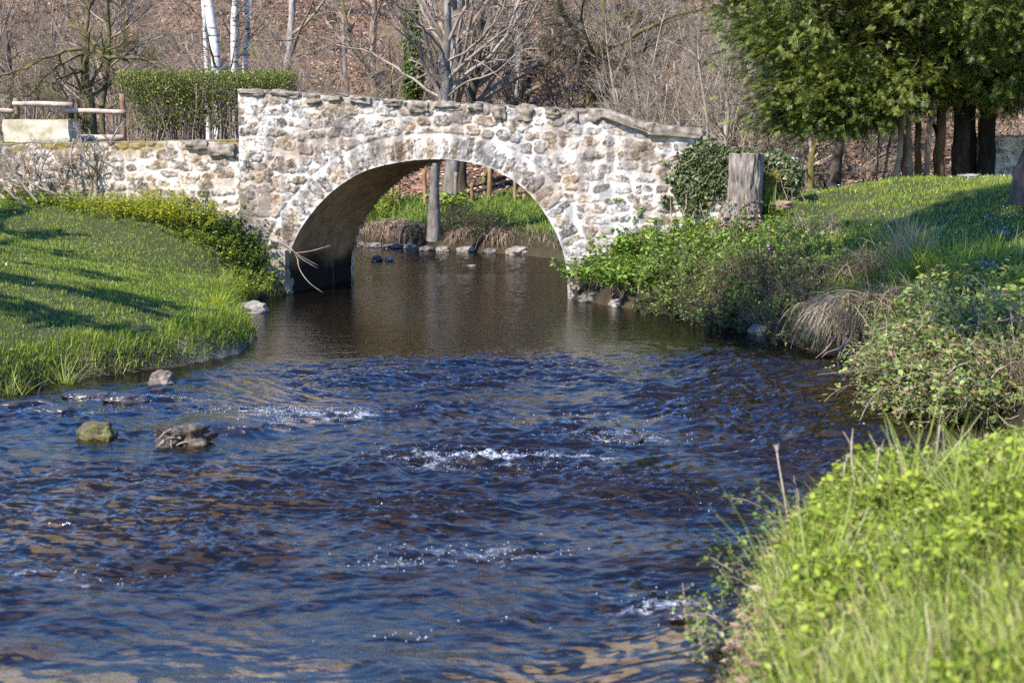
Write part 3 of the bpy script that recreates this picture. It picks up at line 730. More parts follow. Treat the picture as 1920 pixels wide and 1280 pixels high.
for (ua, va, ub, vb, th, sd) in [(1134,208,1222,238,.15,51),(1215,238,1316,246,.16,52)]:
    a, b = onface(ua, va), onface(ub, vb); w = np.hypot(*(b-a))
    v, q = rough_block(w*1.03, .44, th, sd, 9, .07, .18)
    dirv = ((b-a)/w); A = AX.copy(); A[0] = E*dirv[0] + np.array([0, 0, dirv[1]]); A[2] = np.array([0, 0, 1.0])*dirv[0] - E*dirv[1]
    m_ = (a+b)/2; c = fp(np.array(m_[0]), np.array(m_[1] - .04), np.array(-.11)) - O
    place_block('coping_slab', M_coping, BR, c, A, v, q)
# footing of the near pier
for (u0, v0, u1, v1, sd) in [(508,470,541,505,61),(502,500,541,528,62),(492,524,544,558,63)]:
    a, b = onface(u0, v0), onface(u1, v1); w = b[0]-a[0]; hh = a[1]-b[1]
    v, q = rough_block(w*1.0, .5, hh*1.12, sd, 8, .06, .14)
    c = fp(np.array((a[0]+b[0])/2), np.array((a[1]+b[1])/2), np.array(-.10 + .02*(sd-60))) - O
    place_block('footing_stone', M_footing, BR, c, AX, v, q)

# retaining wall running off from the bridge
RW = thing('retaining_wall', 'long low limewashed rubble wall behind the sloping lawn, butting against the bridge', 'wall', tuple(O))
s, z, S, Zg, h, C, _, _ = masonry(WTOP[0, 0], S_L-.004, .2, WTOP[:, 1].max()+.05, .0185, 31, lambda a, b: .93, None, 1.0, .35)
tz = wtopz(S) + .03*noise3(S*2.3, 0*S, 3.0)
tan = np.array([.42, .33, .23]); w = (.38 + .3*np.clip(fbm(S*.7, Zg*.9, 3, 3), -1, 1))[..., None]; C = C*(1-w) + C*tan*1.9*w
mo = sstep(.34, .05, tz-Zg)*sstep(-.05, .35, fbm(S*1.1, Zg*2.2, 12, 3)); C = mixc(C, np.array([.2, .14, .03]), .8*mo)
V = fp(S, np.minimum(Zg, tz), h - .01) - O
q = grid_faces(*S.shape); ok = ~(Zg > tz + .02).ravel()[q].any(1)
mb = MB(); mb.add(V.reshape(-1, 3), q[ok], c=C.reshape(-1, 3)); mb.obj('wall_face', M_wall, RW)
sx = np.linspace(WTOP[0, 0], S_L-.004, 160); tt = wtopz(sx) + .03*noise3(sx*2.3, 0*sx, 3.0)
pr = np.stack([fp(sx, tt+k) - O - NF*o_ for k, o_ in ((0, .0), (.02, .1), (.0, .42), (-.8, .45))], 1)
cc = np.array([.22, .17, .08])*(1+.5*fbm(pr[..., 0]*3, pr[..., 1]*3, 0*pr[..., 2])[..., None])
mb = MB(); mb.add(pr.reshape(-1, 3), grid_faces(*pr.shape[:2]), c=np.clip(cc, .02, 1).reshape(-1, 3)); mb.obj('wall_top', M_wall, RW)
for (u0, u1, v, th, sd) in [(352,390,272,.16,71),(396,440,281,.2,72)]:
    a, b = onface(u0, v), onface(u1, v); w = b[0]-a[0]; vv, qq = rough_block(w*1.1, .42, th, sd, 9, .1, .3)
    place_block('cap_stone', M_coping, RW, fp(np.array((a[0]+b[0])/2), np.array(a[1]), np.array(-.12)) - O, AX, vv, qq)

# ------------------------------------------------------------------ placing on the terrain
_yy = np.concatenate([np.arange(4, 30, .04), np.arange(30, 80, .1)])
def onground(u, v):
    r = ray(u, v); t = _yy/r[1]
    p = np.array([0, 0, HC]) + t[:, None]*r
    hit = p[:, 2] <= terrain(p[:, 0], p[:, 1])
    i = int(np.argmax(hit)) if hit.any() else len(p)-1
    return p[i]
def field(n, xr, yr, rng, cond):
    x = rng.uniform(*xr, n); y = rng.uniform(*yr, n)
    k = np.abs(x) < .41*y + 1.0; x, y = x[k], y[k]
    h, d, sd, hc, beh, s = terrain(x, y, True)
    k = cond(x, y, h, d, sd, hc, beh, s)
    return x[k], y[k], h[k], d[k]

# ------------------------------------------------------------------ grass
def grass(name, label, n, xr, yr, cond, hr, w, mat, seed, bend=.6, tuft=.6, lean=None):
    rng = np.random.default_rng(seed)
    x, y, h, d = field(n, xr, yr, rng, cond)
    tf = np.clip(1 + tuft*fbm(x*1.6, y*1.6, seed, 3) + .5*noise3(x*6, y*6, seed), .3, 2)
    hh = rng.uniform(*hr, len(x))*tf
    mb = MB(); blades(mb, np.stack([x, y, h-.01], 1), hh, np.full(len(x), w)*rng.uniform(.7, 1.3, len(x)), rng, bend, lean)
    return tag(mb.obj(name, mat, None, False), label, kind='stuff')
bal = lambda s: (s > S_L-.1) & (s < S_R+.1)
def c_left(x, y, h, d, sd, hc, beh, s): return (sd == 0) & (d > .02) & (beh < -.02)
grass('lawn_grass', 'mown mossy green grass on the sloping bank below the long wall', 270000, (-13, -2.2), (13, 28.6), c_left, (.022, .06), .009, M_grass, 1)
def c_edge(x, y, h, d, sd, hc, beh, s): return (sd == 0) & (d > .0) & (d < .45) & (beh < -.1)
grass('bank_grass', 'longer tufts of grass hanging over the lawn edge at the water', 60000, (-7, -2.2), (13, 27), c_edge, (.07, .17), .01, M_grass, 2, .8, .9, np.array([.35, -.35, 0]))
def c_right(x, y, h, d, sd, hc, beh, s): return np.isin(sd, (1, 4)) & (d > .35) & (y > 10) & (hc < -6) & ~((beh > -.05) & (s < S_R + 1.6) & (s > 0))
grass('lawn_grass', 'short green grass on the rising bank beside the stump and cypress trees', 260000, (1.5, 13), (12, 36), c_right, (.028, .075), .010, M_grass, 3)
def c_terr(x, y, h, d, sd, hc, beh, s): return np.isin(sd, (0, 3)) & (beh > .3) & (s < S_L-.05) & (d > .1)
grass('terrace_grass', 'strip of grass on the terrace behind the long wall', 26000, (-14, -4), (27, 37), c_terr, (.05, .11), .014, M_grass, 4)
def c_far(x, y, h, d, sd, hc, beh, s): return (sd == 2) & (d > .7) & (hc < .3 + .6*noise3(x*.7, y*.7, 2))
grass('far_grass', 'green grass on the far bank seen through the arch', 70000, (-8, 12), (34, 47), c_far, (.07, .2), .02, M_grassfar, 5, .7, .9)
def c_near(x, y, h, d, sd, hc, beh, s): return (sd == 1) & (d > .16) & (y < 9.6) & (x > .2 + .17*np.maximum(0, y-5))
grass('near_grass', 'long pale green grass on the near bank in front', 42000, (.6, 5), (4.0, 9.6), c_near, (.10, .30), .0075, M_grassnear, 6, .55, .5, np.array([-.2, .1, 0]))
grass('dead_stems', 'scattered dry stems among the near bank grass', 3200, (.6, 5), (4.0, 9.6), c_near, (.12, .34), .006, M_straw, 16, .6, .5)
# ragged wild growth over the steep banks
def c_bankr(x, y, h, d, sd, hc, beh, s): return (sd == 1) & (d > .05) & (d < 1.3) & (y > 11) & (y < 25.5)
grass('wild_grass', 'rough dry grass growing on the steep bank under the bushes', 11000, (.8, 7), (11, 25.5), c_bankr, (.12, .38), .011, M_straw, 7, .8, .6, np.array([-.3, -.2, 0]))
grass('wild_grass', 'tall green grass mixed between bank plants', 44000, (.8, 8), (11, 25.5), lambda x, y, h, d, sd, hc, beh, s: (sd == 1) & (d > .25) & (d < 2.2) & (y > 11), (.12, .34), .011, M_grass, 8, .6, .6)
def c_farbank(x, y, h, d, sd, hc, beh, s): return (sd == 2) & (d > .12) & (d < .95)
grass('dry_bank_growth', 'dead brown fern and grass on the eroded far bank', 26000, (-8, 8), (33, 46), c_farbank, (.12, .42), .02, M_strawred, 9, 1.0, .8, np.array([-.1, -.5, -.3]))

# fallen leaves over the hillside
rng = np.random.default_rng(10)
x, y, h, d = field(110000, (-26, 26), (42.5, 74), rng, lambda x, y, h, d, sd, hc, beh, s: (hc > -.4) & (fbm(x*.3, y*.3, 8, 3) < .35))
mb = MB(); scatter(mb, LEAF4, np.stack([x, y, h+.02], 1), randrot(rng, len(x), .6), rng.uniform(.1, .24, len(x)))
tag(mb.obj('leaf_litter', M_litter, None, False), 'fallen brown leaves covering the hillside', kind='stuff')
# daisies and odd dead leaves on the lawns
x, y, h, d = field(9000, (4, 11), (17, 30), rng, c_right); k = (noise3(x*.55, y*.55, 6) > .14); x, y, h = x[k], y[k], h[k]
FLW = (np.array([[1,0,0],[.5,.87,0],[-.5,.87,0],[-1,0,0],[-.5,-.87,0],[.5,-.87,0]], float), np.array([[0,1,2],[0,2,3],[0,3,4],[0,4,5]]))
mb = MB(); scatter(mb, FLW, np.stack([x, y, h+.075], 1), randrot(rng, len(x), .3), rng.uniform(.006, .011, len(x)))
tag(mb.obj('daisies', M_daisy, None, False), 'tiny white daisies sprinkled over the shaded lawn', kind='stuff')
x, y, h, d = field(1000, (-10, 11), (12, 30), rng, lambda *a: (c_left(*a) | c_right(*a)))
mb = MB(); scatter(mb, LEAF4, np.stack([x, y, h+.05], 1), randrot(rng, len(x), .5), rng.uniform(.03, .07, len(x)))
tag(mb.obj('fallen_leaves', M_deadleaf, None, False), 'scattered dead leaves lying in the grass', kind='stuff')

# ------------------------------------------------------------------ rocks
def rock(name, label, u, v, lx, ly, lz, mat, seed, rz=0.0, sink=.3, cat='rock', ground=False, group=None):
    p = onground(u, v) if ground else G(u, v)
    lx, ly, lz = lx*.74, ly*.74, lz*.74; vv, q = rough_block(lx, ly, lz, seed, 16, .17, .8)
    c, s_ = math.cos(rz), math.sin(rz); R = np.array([[c, s_, 0], [-s_, c, 0], [0, 0, 1]])
    mb = MB(); mb.add(vv@R, q)
    o = mb.obj(name, mat); o.location = tuple(p + np.array([0, ly*.3, lz*(.5-sink)]))
    return tag(o, label, cat, group)
rock('rock', 'brown rounded boulder with mottled top beside the sandy lawn edge', 302, 726, .31, .32, .30, M_rockbrown, 1, 0, .38)
rock('rock', 'flat pale stone at the water edge near the bridge pier', 472, 586, .5, .45, .26, M_paler, 2, .2)
rock('rock', 'small yellow moss topped rock standing in the rapids', 178, 826, .36, .3, .25, M_mossrock, 3)
rock('rock', 'low dark wet rock breaking the water by the lawn corner', 165, 748, .6, .34, .13, M_wetrock, 4, .1)
rock('rock', 'pale wedge shaped rock at the foot of the twiggy bank', 1440, 627, .50, .45, .27, M_paler, 5, -.15)
rock('rock', 'small dark layered rock standing in the stream by the brambles', 1640, 768, .19, .22, .15, M_rock, 6, .3)
rock('rock', 'thin dark rock just breaking the surface in mid stream', 1410, 694, .3, .2, .07, M_wetrock, 7)
rock('rock', 'large flat slab at the foot of the nettle bank', 1085, 548, .42, .4, .2, M_paler, 8, .2, .2)
rock('rock', 'grey tilted slab under the nettle bank, beside the largest slab', 1105, 566, .4, .35, .22, M_rock, 9, -.2)
rock('rock', 'small pale boulder between slabs under the nettles', 1130, 560, .24, .25, .26, M_paler, 10)
rock('rock', 'pale grey boulder at the end of the row under the nettles', 1160, 575, .34, .3, .2, M_paler, 11, .4)
rock('rock', 'dark pointed stone in the water seen through the arch', 707, 489, .26, .25, .2, M_wetrock, 12)
rock('rock', 'white pointed stone in the water seen through the arch', 730, 489, .24, .22, .15, M_paler, 13)
rock('rock', 'long flat pale stone on the far shore under the arch', 880, 472, .62, .4, .2, M_paler, 14)
rock('rock', 'dark low stone beside the long flat one on the far shore', 925, 474, .55, .4, .2, M_rock, 15)
rock('rock', 'low pale boulder below the moss covered boulder on the far shore', 970, 478, .6, .5, .3, M_paler, 16)
rock('boulder', 'big moss covered boulder at the foot of the far bank', 1012, 468, 1.15, .9, .75, M_mossrock, 17, .3)
rock('rock', 'brown boulder beside the arch springing on the far shore', 1050, 480, .5, .5, .45, M_rock, 18)
rock('rock', 'small heart shaped white stone leaning on the far bank', 976, 458, .2, .14, .2, M_paler, 19, 0, .0)
for i, (u, v, sz) in enumerate([(680,462,.4),(700,464,.5),(735,466,.6),(770,466,.45),(800,470,.5),(830,471,.4)]):
    rock('shore_stone', 'pale rubble stone in the row along the far shore', u, v, sz, .35, .18, M_paler if i % 2 else M_rock, 30+i, .3*i, group='stones along the far shore')
rock('rock', 'pale pebble topped stone showing in the shallow water under the arch', 885, 499, .2, .15, .05, M_paler, 41)
rock('rock', 'small dark stone under the brambles at the pale pebble', 1660, 782, .16, .12, .05, M_paler, 42)
rock('mound', 'bare reddish earth mound at the ivy wall end', 1490, 362, .42, .4, .34, surf_mat('red earth', [(.13,.08,.055),(.25,.16,.115),(.33,.23,.17)], 6, 8, .95, .4), 43, 0, .25, 'earth mound', True)
rock('mound', 'small bare earth mound in front of yellow moss', 1465, 392, .42, .4, .22, bpy.data.materials['red earth'], 44, 0, .25, 'earth mound', True)
rock('rock', 'grey stone lying in the shaded lawn near the big tree foot', 1882, 442, .22, .2, .12, M_rock, 45, 0, .2, ground=True)
rock('rock', 'pale stone half buried at the crest of the lawn behind the ivy wall', 1525, 318, .4, .3, .3, M_paler, 46, 0, .2, ground=True)
rock('rock', 'black wet stone with water sliding over it between the wet rock and driftwood', 235, 756, .5, .3, .14, M_wetrock, 201, .2)
rock('rock', 'black wet stone almost under water beside the sunken branch', 95, 778, .45, .3, .13, M_wetrock, 202, -.2)
rock('rock', 'dark sunken boulder with a smooth tongue of water past the driftwood', 445, 812, .62, .5, .2, M_wetrock, 203, .1, .46)
rock('rock', 'dark stone awash in the middle of the main rapids', 880, 872, .4, .3, .15, M_wetrock, 204, .1, .42)
rock('rock', 'dark stone awash at the rapids on the bramble side', 1175, 835, .36, .3, .14, M_wetrock, 205, .4, .42)
rock('rock', 'brown stone awash off the near bank edge', 1290, 1165, .3, .22, .12, M_wetrock, 206, .1, .42)
# driftwood stump in the rapids
p = G(338, 838); DW = thing('driftwood', 'dark gnarled driftwood stump stuck in the rapids', 'driftwood', tuple(p))
vv, q = rough_block(.36, .26, .17, 77, 14, .38, .45); mb = MB(); mb.add(vv + np.array([0, .1, .06]), q); mb.obj('log', M_darkdead, DW)
rng = np.random.default_rng(5); mb = MB()
pp = walk(np.tile([-.02, -.03, .12], (9, 1)) + rng.normal(0, .06, (9, 3)), rng.normal(0, 1, (9, 3))*[1, .5, .2], rng.uniform(.10, .2, 9), 5, rng, .25, -.06)
tubes(mb, pp, np.linspace(.012, .004, 5)[None]*np.ones((9, 1)), 5); mb.obj('splinters', M_dead, DW)
# half sunken branch at the frame edge
mb = MB(); pts = np.array([G(-60, 768), G(20, 770)+[0,0,.05], G(70, 765)+[0,0,.06], G(112, 770)+[0,0,.03], G(160, 776)-[0,0,.03]])
tubes(mb, resample(pts, 14)[None], np.linspace(.045, .02, 14)[None]*(1+.2*np.random.default_rng(1).normal(size=(1, 14))), 7)
tubes(mb, resample(np.array([G(70,766)+[0,0,.06], G(74,756)+[0,0,.13], G(80,750)+[0,0,.16]]), 4)[None], np.array([[.012,.01,.008,.004]]), 5)
tag(mb.obj('sunken_branch', M_darkwood), 'wet black branch lying in the water off the lawn', 'branch')

# ------------------------------------------------------------------ trees
def tree_meshes(tp, tr, seed, levels, kt=8, ktw=4, limbs=(), nubs=True):
    """tp trunk polylines (list of (n,3)), tr radii; limbs extra polylines with radii; levels of sprouting -> (trunk MB, crown MB)"""
    rng = np.random.default_rng(seed); T = MB(); Cw = MB(); n = 14
    TP = np.stack([resample(p, n) for p in tp]); TR = np.stack([np.interp(np.linspace(0, 1, n), np.linspace(0, 1, len(r)), r) for r in tr])
    TP[:, 1:] += rng.normal(0, .012, TP[:, 1:].shape)*TR.max()/.1
    bark = lambda m, nn, k: 1 + .10*rng.normal(size=(m, nn, k))
    tubes(T, TP, TR, kt, True, bark)
    Pn, R = TP, TR
    if len(limbs):
        LP = np.stack([resample(p, n) for p, r in limbs]); LR = np.stack([np.linspace(r, r*.35, n) for p, r in limbs])
        LP[:, 1:] += rng.normal(0, .02, LP[:, 1:].shape)
        tubes(Cw, LP, LR, 6); Pn = np.concatenate([TP, LP]); R = np.concatenate([TR, LR])
    L = np.linalg.norm(np.diff(Pn, axis=1), axis=2).sum(1)
    for i, lv in enumerate(levels):
        Pn2, R2, L2 = sprout(Pn, R, L, rng, **lv)
        R2 = np.maximum(R2, lv.get('min', .004) if False else .0035)
        tubes(Cw, Pn2, R2, 5 if i == 0 else ktw if i == 1 else 3, False)
        Pn, R, L = Pn2, R2, L2
    return T, Cw
def lv(count, t0, t1, ang, lr, rr, n, wig=.12, up=.03): return dict(count=count, t0=t0, t1=t1, ang=ang, lr=lr, rr=rr, n=n, wig=wig, up=up)
def make_tree(name, label, base, tp, tr, seed, levels, bark, twig, limbs=(), cat='tree', group=None, kt=8):
    base = np.asarray(base, float); t = thing(name, label, cat, tuple(base), group)
    T, Cw = tree_meshes([np.asarray(p)-base for p in tp], tr, seed, levels, kt, limbs=[(np.asarray(p)-base, r) for p, r in limbs])
    T.obj('trunk', bark, t); 
    if Cw.n: Cw.obj('crown', twig, t)
    return t
UPR = [lv(20, .25, 1, 50, .42, .5, 7, .1, .06), lv(7, .15, 1, 45, .5, .55, 5, .14, .03), lv(5, .15, 1, 45, .5, .6, 4, .16, .0)]
ARC = [lv(9, .1, 1, 40, .55, .6, 8, .1, .0), lv(9, .15, 1, 38, .45, .5, 6, .13, -.02), lv(6, .1, 1, 42, .45, .6, 4, .16, .0)]

# grey multi-stemmed tree standing on the far bank, seen under and over the bridge
Yc = 35.0
b = P(812, 447, Yc)
trunk = PT([(812,452),(811,410),(815,350),(822,280),(830,215),(833,186),(836,140),(833,90),(838,40),(839,-60),(842,-200)], Yc)
limbs = [(PT([(832,190),(812,150),(790,112),(765,62),(725,5),(690,-60)], [35,34.9,34.7,34.4,34,33.6]), .055),
         (PT([(831,185),(795,163),(742,127),(690,96),(630,82)], [35,35.3,35.8,36.2,36.6]), .038),
         (PT([(834,178),(872,142),(915,112),(950,62),(978,-10),(990,-60)], [35,35.2,35.5,35.9,36.3,36.6]), .055),
         (PT([(834,186),(880,152),(930,133),(975,98),(1010,90)], [35,34.6,34,33.5,33.1]), .026),
         (PT([(834,95),(808,50),(786,0),(770,-60)], [35,35.1,35.4,35.7]), .05),
         (PT([(836,82),(862,35),(885,-10),(905,-70)], [35,34.8,34.4,34]), .045),
         (PT([(832,100),(800,60),(762,25),(720,-8)], [35,34.5,33.9,33.2]), .032),
         (PT([(835,120),(880,90),(930,40),(960,-30)], [35,34.6,34.2,33.8]), .03),
         (PT([(832,195),(855,155),(862,140),(872,185)], [35,35.1,35.2,35.3]), .02)]
make_tree('grey_tree', 'grey many stemmed tree rising from the far bank behind the parapet', b, [trunk], [[.145,.122,.112,.11,.118,.11,.08,.075,.07,.06,.045]], 3,
          [lv(9, .35, 1, 45, .28, .5, 7, .1, .03), lv(6, .2, 1, 45, .5, .5, 5, .14), lv(4, .2, 1, 45, .5, .6, 4, .15)], M_barkgrey, M_barkpale, limbs)
def simple(name, label, pts, Y, rr, seed, bark, twig, levels=UPR, limbs=(), group=None, cat='tree'):
    Ys = [Y]*len(pts); tp = PT(pts, Ys)
    z0 = zat(tp[0][0], tp[0][1]); tp[0][2] = min(tp[0][2], z0 - .05) if abs(tp[0][2]-z0) < 1.5 else z0-.05
    return make_tree(name, label, tp[0], [tp], [rr], seed, levels, bark, twig, [(PT(p, y), r) for p, y, r in limbs], cat, group)
simple('tall_tree', 'thick grey trunk close behind the many stemmed tree', [(842,388),(846,320),(850,250),(849,160),(856,60),(862,-60),(870,-260)], 42.5, [.22,.19,.175,.17,.165,.15,.11], 21, M_barkgrey, M_barktan)
simple('tall_tree', 'dark slim trunk standing just beyond the fence under the arch crown', [(870,386),(866,330),(868,270),(885,170),(900,60),(912,-80),(920,-240)], 43.5, [.16,.14,.13,.12,.11,.09,.06], 22, M_barkdark, M_barktan)
simple('leaning_tree', 'mossy trunk leaning steeply behind the fence under the arch', [(893,382),(908,345),(925,300),(948,240),(985,160)], 44.5, [.13,.12,.11,.1,.07], 23, M_barkmoss, M_barktan)
simple('tall_tree', 'mottled grey trunk with a slight bend above the parapet', [(884,300),(884,180),(892,130),(903,60),(910,0),(916,-150)], 50, [.17,.16,.15,.14,.12,.08], 24, M_barkgrey, M_barkpale)
simple('tall_tree', 'short looking pale trunk on bright leaf litter over the parapet', [(926,230),(926,150),(928,90),(925,0),(930,-160)], 55, [.18,.17,.15,.13,.08], 25, M_barkgrey, M_barktan)
simple('tall_tree', 'thin upright trunk between the ivy column and the many stemmed tree', [(806,260),(807,170),(805,90),(803,0),(800,-140)], 50, [.11,.1,.1,.09,.06], 26, M_barkgrey, M_barktan)
simple('tall_tree', 'thin straight trunk beyond the middle of the left parapet', [(702,260),(702,160),(700,80),(701,0),(705,-140)], 52, [.13,.12,.11,.1,.06], 27, M_barktan, M_barktan)
simple('leaning_tree', 'pale trunk leaning over the parapet middle, joined by low ivy', [(712,240),(703,160),(680,110),(655,60),(640,0)], 48, [.1,.09,.08,.07,.05], 28, M_barkmoss, M_barktan)
# mossy contorted trees
MOSS = [lv(12, .2, 1, 50, .4, .55, 7, .2, .0), lv(8, .1, 1, 45, .5, .5, 5, .2, .0), lv(6, .1, 1, 45, .5, .6, 4, .2)]
simple('mossy_tree', 'crooked moss covered tree with wide limbs over the parapet end', [(1108,250),(1108,190),(1112,140),(1122,100),(1135,60),(1130,0),(1140,-120)], 45, [.18,.17,.16,.14,.1,.08,.05], 31, M_barkmoss, M_barkmoss, MOSS,
       [([(1112,125),(1085,75),(1055,20),(1030,-40)], [45,44.6,44.2,43.8], .08), ([(1120,105),(1175,75),(1240,40),(1320,15)], [45,44.4,43.6,43], .07), ([(1115,120),(1170,110),(1230,85),(1290,75)], [45,45.4,46,46.6], .06), ([(1112,135),(1075,110),(1040,112),(1010,125)], [45,44.8,44.4,44], .045), ([(1135,60),(1190,20),(1240,-30)], [45,45.2,45.6], .06)])
simple('mossy_tree', 'small mossy tree forking low in front of orange litter', [(978,230),(990,160),(1000,135),(985,100),(950,75),(915,60)], 47, [.09,.08,.075,.06,.05,.03], 32, M_barkmoss, M_barkmoss, MOSS,
       [([(1000,138),(1022,165),(1035,200)], [47,47,47], .05), ([(998,130),(1030,100),(1070,60),(1100,20)], [47,46.8,46.4,46], .05)])
simple('mossy_tree', 'gnarled mossy tree with a dark hooked limb behind the log rails', [(172,258),(170,205),(158,150),(157,105),(160,70),(145,52),(128,48)], 36, [.15,.13,.12,.11,.10,.075,.045], 33, M_barkmoss, M_barkmoss, MOSS,
       [([(158,62),(176,78),(190,100),(215,108),(260,112),(330,128)], [36,35.9,35.7,35.5,35.2,34.8], .065), ([(158,92),(110,100),(60,122),(10,140),(-40,150)], [36,36,36.2,36.4,36.6], .048), ([(160,100),(120,118),(78,150),(55,178),(30,185)], [36,35.6,35.2,35,34.8], .04), ([(160,70),(165,30),(160,-30),(170,-90)], [36,36.1,36.3,36.6], .055), ([(163,130),(110,150),(95,165),(112,180)], [36,35.5,35,34.8], .03)])
simple('mossy_tree', 'second slim mossy trunk touching the gnarled tree', [(190,256),(192,200),(198,150),(205,90),(200,0),(195,-120)], 37, [.08,.075,.07,.06,.05,.03], 34, M_barkmoss, M_barktan, UPR)
# birches
def birch(label, pts, Y, r, seed):
    return simple('birch_tree', label, pts, Y, [r, r*.95, r*.9, r*.8, r*.6][:len(pts)] if len(pts) <= 5 else [r]*len(pts), seed, M_birch, M_barktan, [lv(12, .35, 1, 50, .3, .3, 7, .1, .0), lv(7, .15, 1, 45, .5, .5, 5, .12, -.03), lv(5, .1, 1, 40, .5, .6, 4, .15, -.03)])
birch('white birch trunk with a slight lean, thickest of the clump', [(408,262),(406,140),(399,70),(390,0),(375,-160)], 33, .115, 41)
birch('thin white birch trunk leaning against the thickest birch', [(393,262),(388,140),(385,70),(381,0),(372,-160)], 33.6, .06, 42)
birch('straight white birch trunk in the middle of the clump', [(437,258),(438,140),(440,70),(441,0),(446,-180)], 33.2, .085, 43)
birch('slim curved white birch trunk nearest the parapet corner', [(456,258),(458,140),(465,70),(462,0),(466,-160)], 33.8, .065, 44)
# ivy clad trunk
b = simple('ivy_clad_tree', 'dark upright trunk wrapped thickly in ivy behind the parapet', [(772,250),(772,160),(771,80),(772,0),(775,-120)], 47, [.17,.16,.15,.14,.1], 45, M_barkdark, M_barktan, [lv(6, .5, 1, 50, .25, .4, 6), lv(5, .2, 1, 45, .5, .5, 4)])
rng = np.random.default_rng(46); n = 2600; tt = rng.uniform(0, 1, n)**1.0
zc = P(772, 250, 47)[2] + tt*(P(772, 5, 47)[2]-P(772, 250, 47)[2]); an = rng.uniform(0, 6.283, n)
rad = (.17 + .11*rng.random(n))*(1+.35*noise3(an*1.0, zc*1.5, 3)); bx = P(772, 100, 47)
pos = np.stack([bx[0]+rad*np.cos(an), bx[1]+rad*np.sin(an), zc], 1) - np.array(b.location)
dr = np.stack([np.cos(an)*.6, np.sin(an)*.6, -.6+.3*rng.normal(size=n)], 1)
mb = MB(); scatter(mb, IVY, pos, frames(dr, rng, .4), rng.uniform(.07, .13, n)); mb.obj('ivy', M_darkleaf, b, False)

IVT = b
for (u_, Y_, lab_) in [(1438, 47, 'ivy wrapped trunk rising behind the low end of the bridge wall'), (30, 46, 'ivy wrapped trunk on the slope behind the stone block'), (1120, 62, 'ivy wrapped trunk high on the slope over the crooked mossy tree')]:
    x_ = (u_-960)/F*Y_; dup(IVT, lab_, (x_, Y_, zat(x_, Y_)-.1), u_*.1, .9)
# hillside trees: a few kinds, copied
def kind_tree(name, label, H, r, seed, levels, bark, twig, ntr=1, lean=.12, group=None):
    rng = np.random.default_rng(seed); tp = []; tr = []
    for i in range(ntr):
        a = rng.uniform(0, 6.283); l = lean*(1 if ntr == 1 else 2.2)
        q = [np.array([0, 0, -.2])]
        d = np.array([math.cos(a)*l, math.sin(a)*l, 1.0])
        for k in range(5): d = d + rng.normal(0, .09, 3)*[1, 1, .2]; q.append(q[-1] + d/np.linalg.norm(d)*H*rng.uniform(.85, 1.1)/5)
        tp.append(np.array(q)); tr.append(np.linspace(r, r*.3, 6)*rng.uniform(.8, 1.1))
    return make_tree(name, label, (0, 0, 0), tp, tr, seed, levels, bark, twig, (), 'tree', group, 7)
GA, GB, GC, GD = 'bare grey trees on the hillside', 'bare mossy trees on the hillside', 'bare tan thicket trees on the hillside', 'pale lichen covered trees by the slope foot'
M_barklight = surf_mat('light grey bark', [(.12,.1,.085),(.27,.24,.205),(.42,.38,.34)], 5, 8, .9, .8, 14, stretch=(1,1,.4), dist=.03)  # grey bark in paler tones, for some of the slope trees
kinds = [
 ('bare_tree', 'leafless slim grey tree among its likes on the leaf covered slope', GA, [kind_tree('bare_tree', '', 9, .13, 51, UPR, M_barkgrey, M_barktan), kind_tree('bare_tree', '', 11, .19, 52, UPR, M_barklight, M_barktan), kind_tree('bare_tree', '', 8, .10, 53, UPR, M_barklight, M_barkpale, 2)]),
 ('mossy_tree', 'leafless tree with green moss on its limbs among the slope trees', GB, [kind_tree('mossy_tree', '', 7, .12, 54, MOSS, M_barkmoss, M_barkmoss), kind_tree('mossy_tree', '', 6, .1, 55, MOSS, M_barkmoss, M_barktan, 2)]),
 ('thicket_tree', 'leafless many stemmed brown thicket tree on the slope', GC, [kind_tree('thicket_tree', '', 5, .05, 56, ARC, M_barktan, M_barktan, 5), kind_tree('thicket_tree', '', 4, .045, 57, ARC, M_barktan, M_barktan, 6)]),
 ('lichen_tree', 'pale lichen crusted tree with arching twigs low behind the bridge end', GD, [kind_tree('lichen_tree', '', 4.6, .06, 58, ARC, M_barkpale, M_barkpale, 5), kind_tree('lichen_tree', '', 3.8, .05, 59, ARC, M_barkpale, M_barkpale, 6)]),
]
rng = np.random.default_rng(60); used_k = set()
def put_tree(k, x, y, s):
    nm, lab, gp, protos = kinds[k]; j = int(rng.integers(len(protos))); p = protos[j]
    loc = (x, y, zat(x, y)); rz = rng.uniform(0, 6.283)
    if (k, j) not in used_k:
        used_k.add((k, j)); p.location = loc; p.rotation_euler = (0, 0, rz); p.scale = (s,)*3; p['label'] = lab; p['group'] = gp
    else: dup(p, lab, loc, rz, s, gp)
pts = []
tries = 0
while len(pts) < 118 and tries < 6000:
    tries += 1
    y = 45 + 36*rng.random()**1.3; x = rng.uniform(-1, 1)*(.43*y+3)
    if all((x-a)**2+(y-b_)**2 > 1.6**2 for a, b_ in pts): pts.append((x, y))
for i, (x, y) in enumerate(pts):
    u = 960 + x/y*F
    k = 0 if rng.random() < .5 else (1 if rng.random() < .4 else 2)
    if u < 700 and rng.random() < .3: k = 2
    if u > 1180 and y < 52 and rng.random() < .6: k = 3
    put_tree(k, x, y, rng.uniform(.75, 1.15)*(.78 if k < 2 else 1.0)*(.8 if y > 62 else 1))
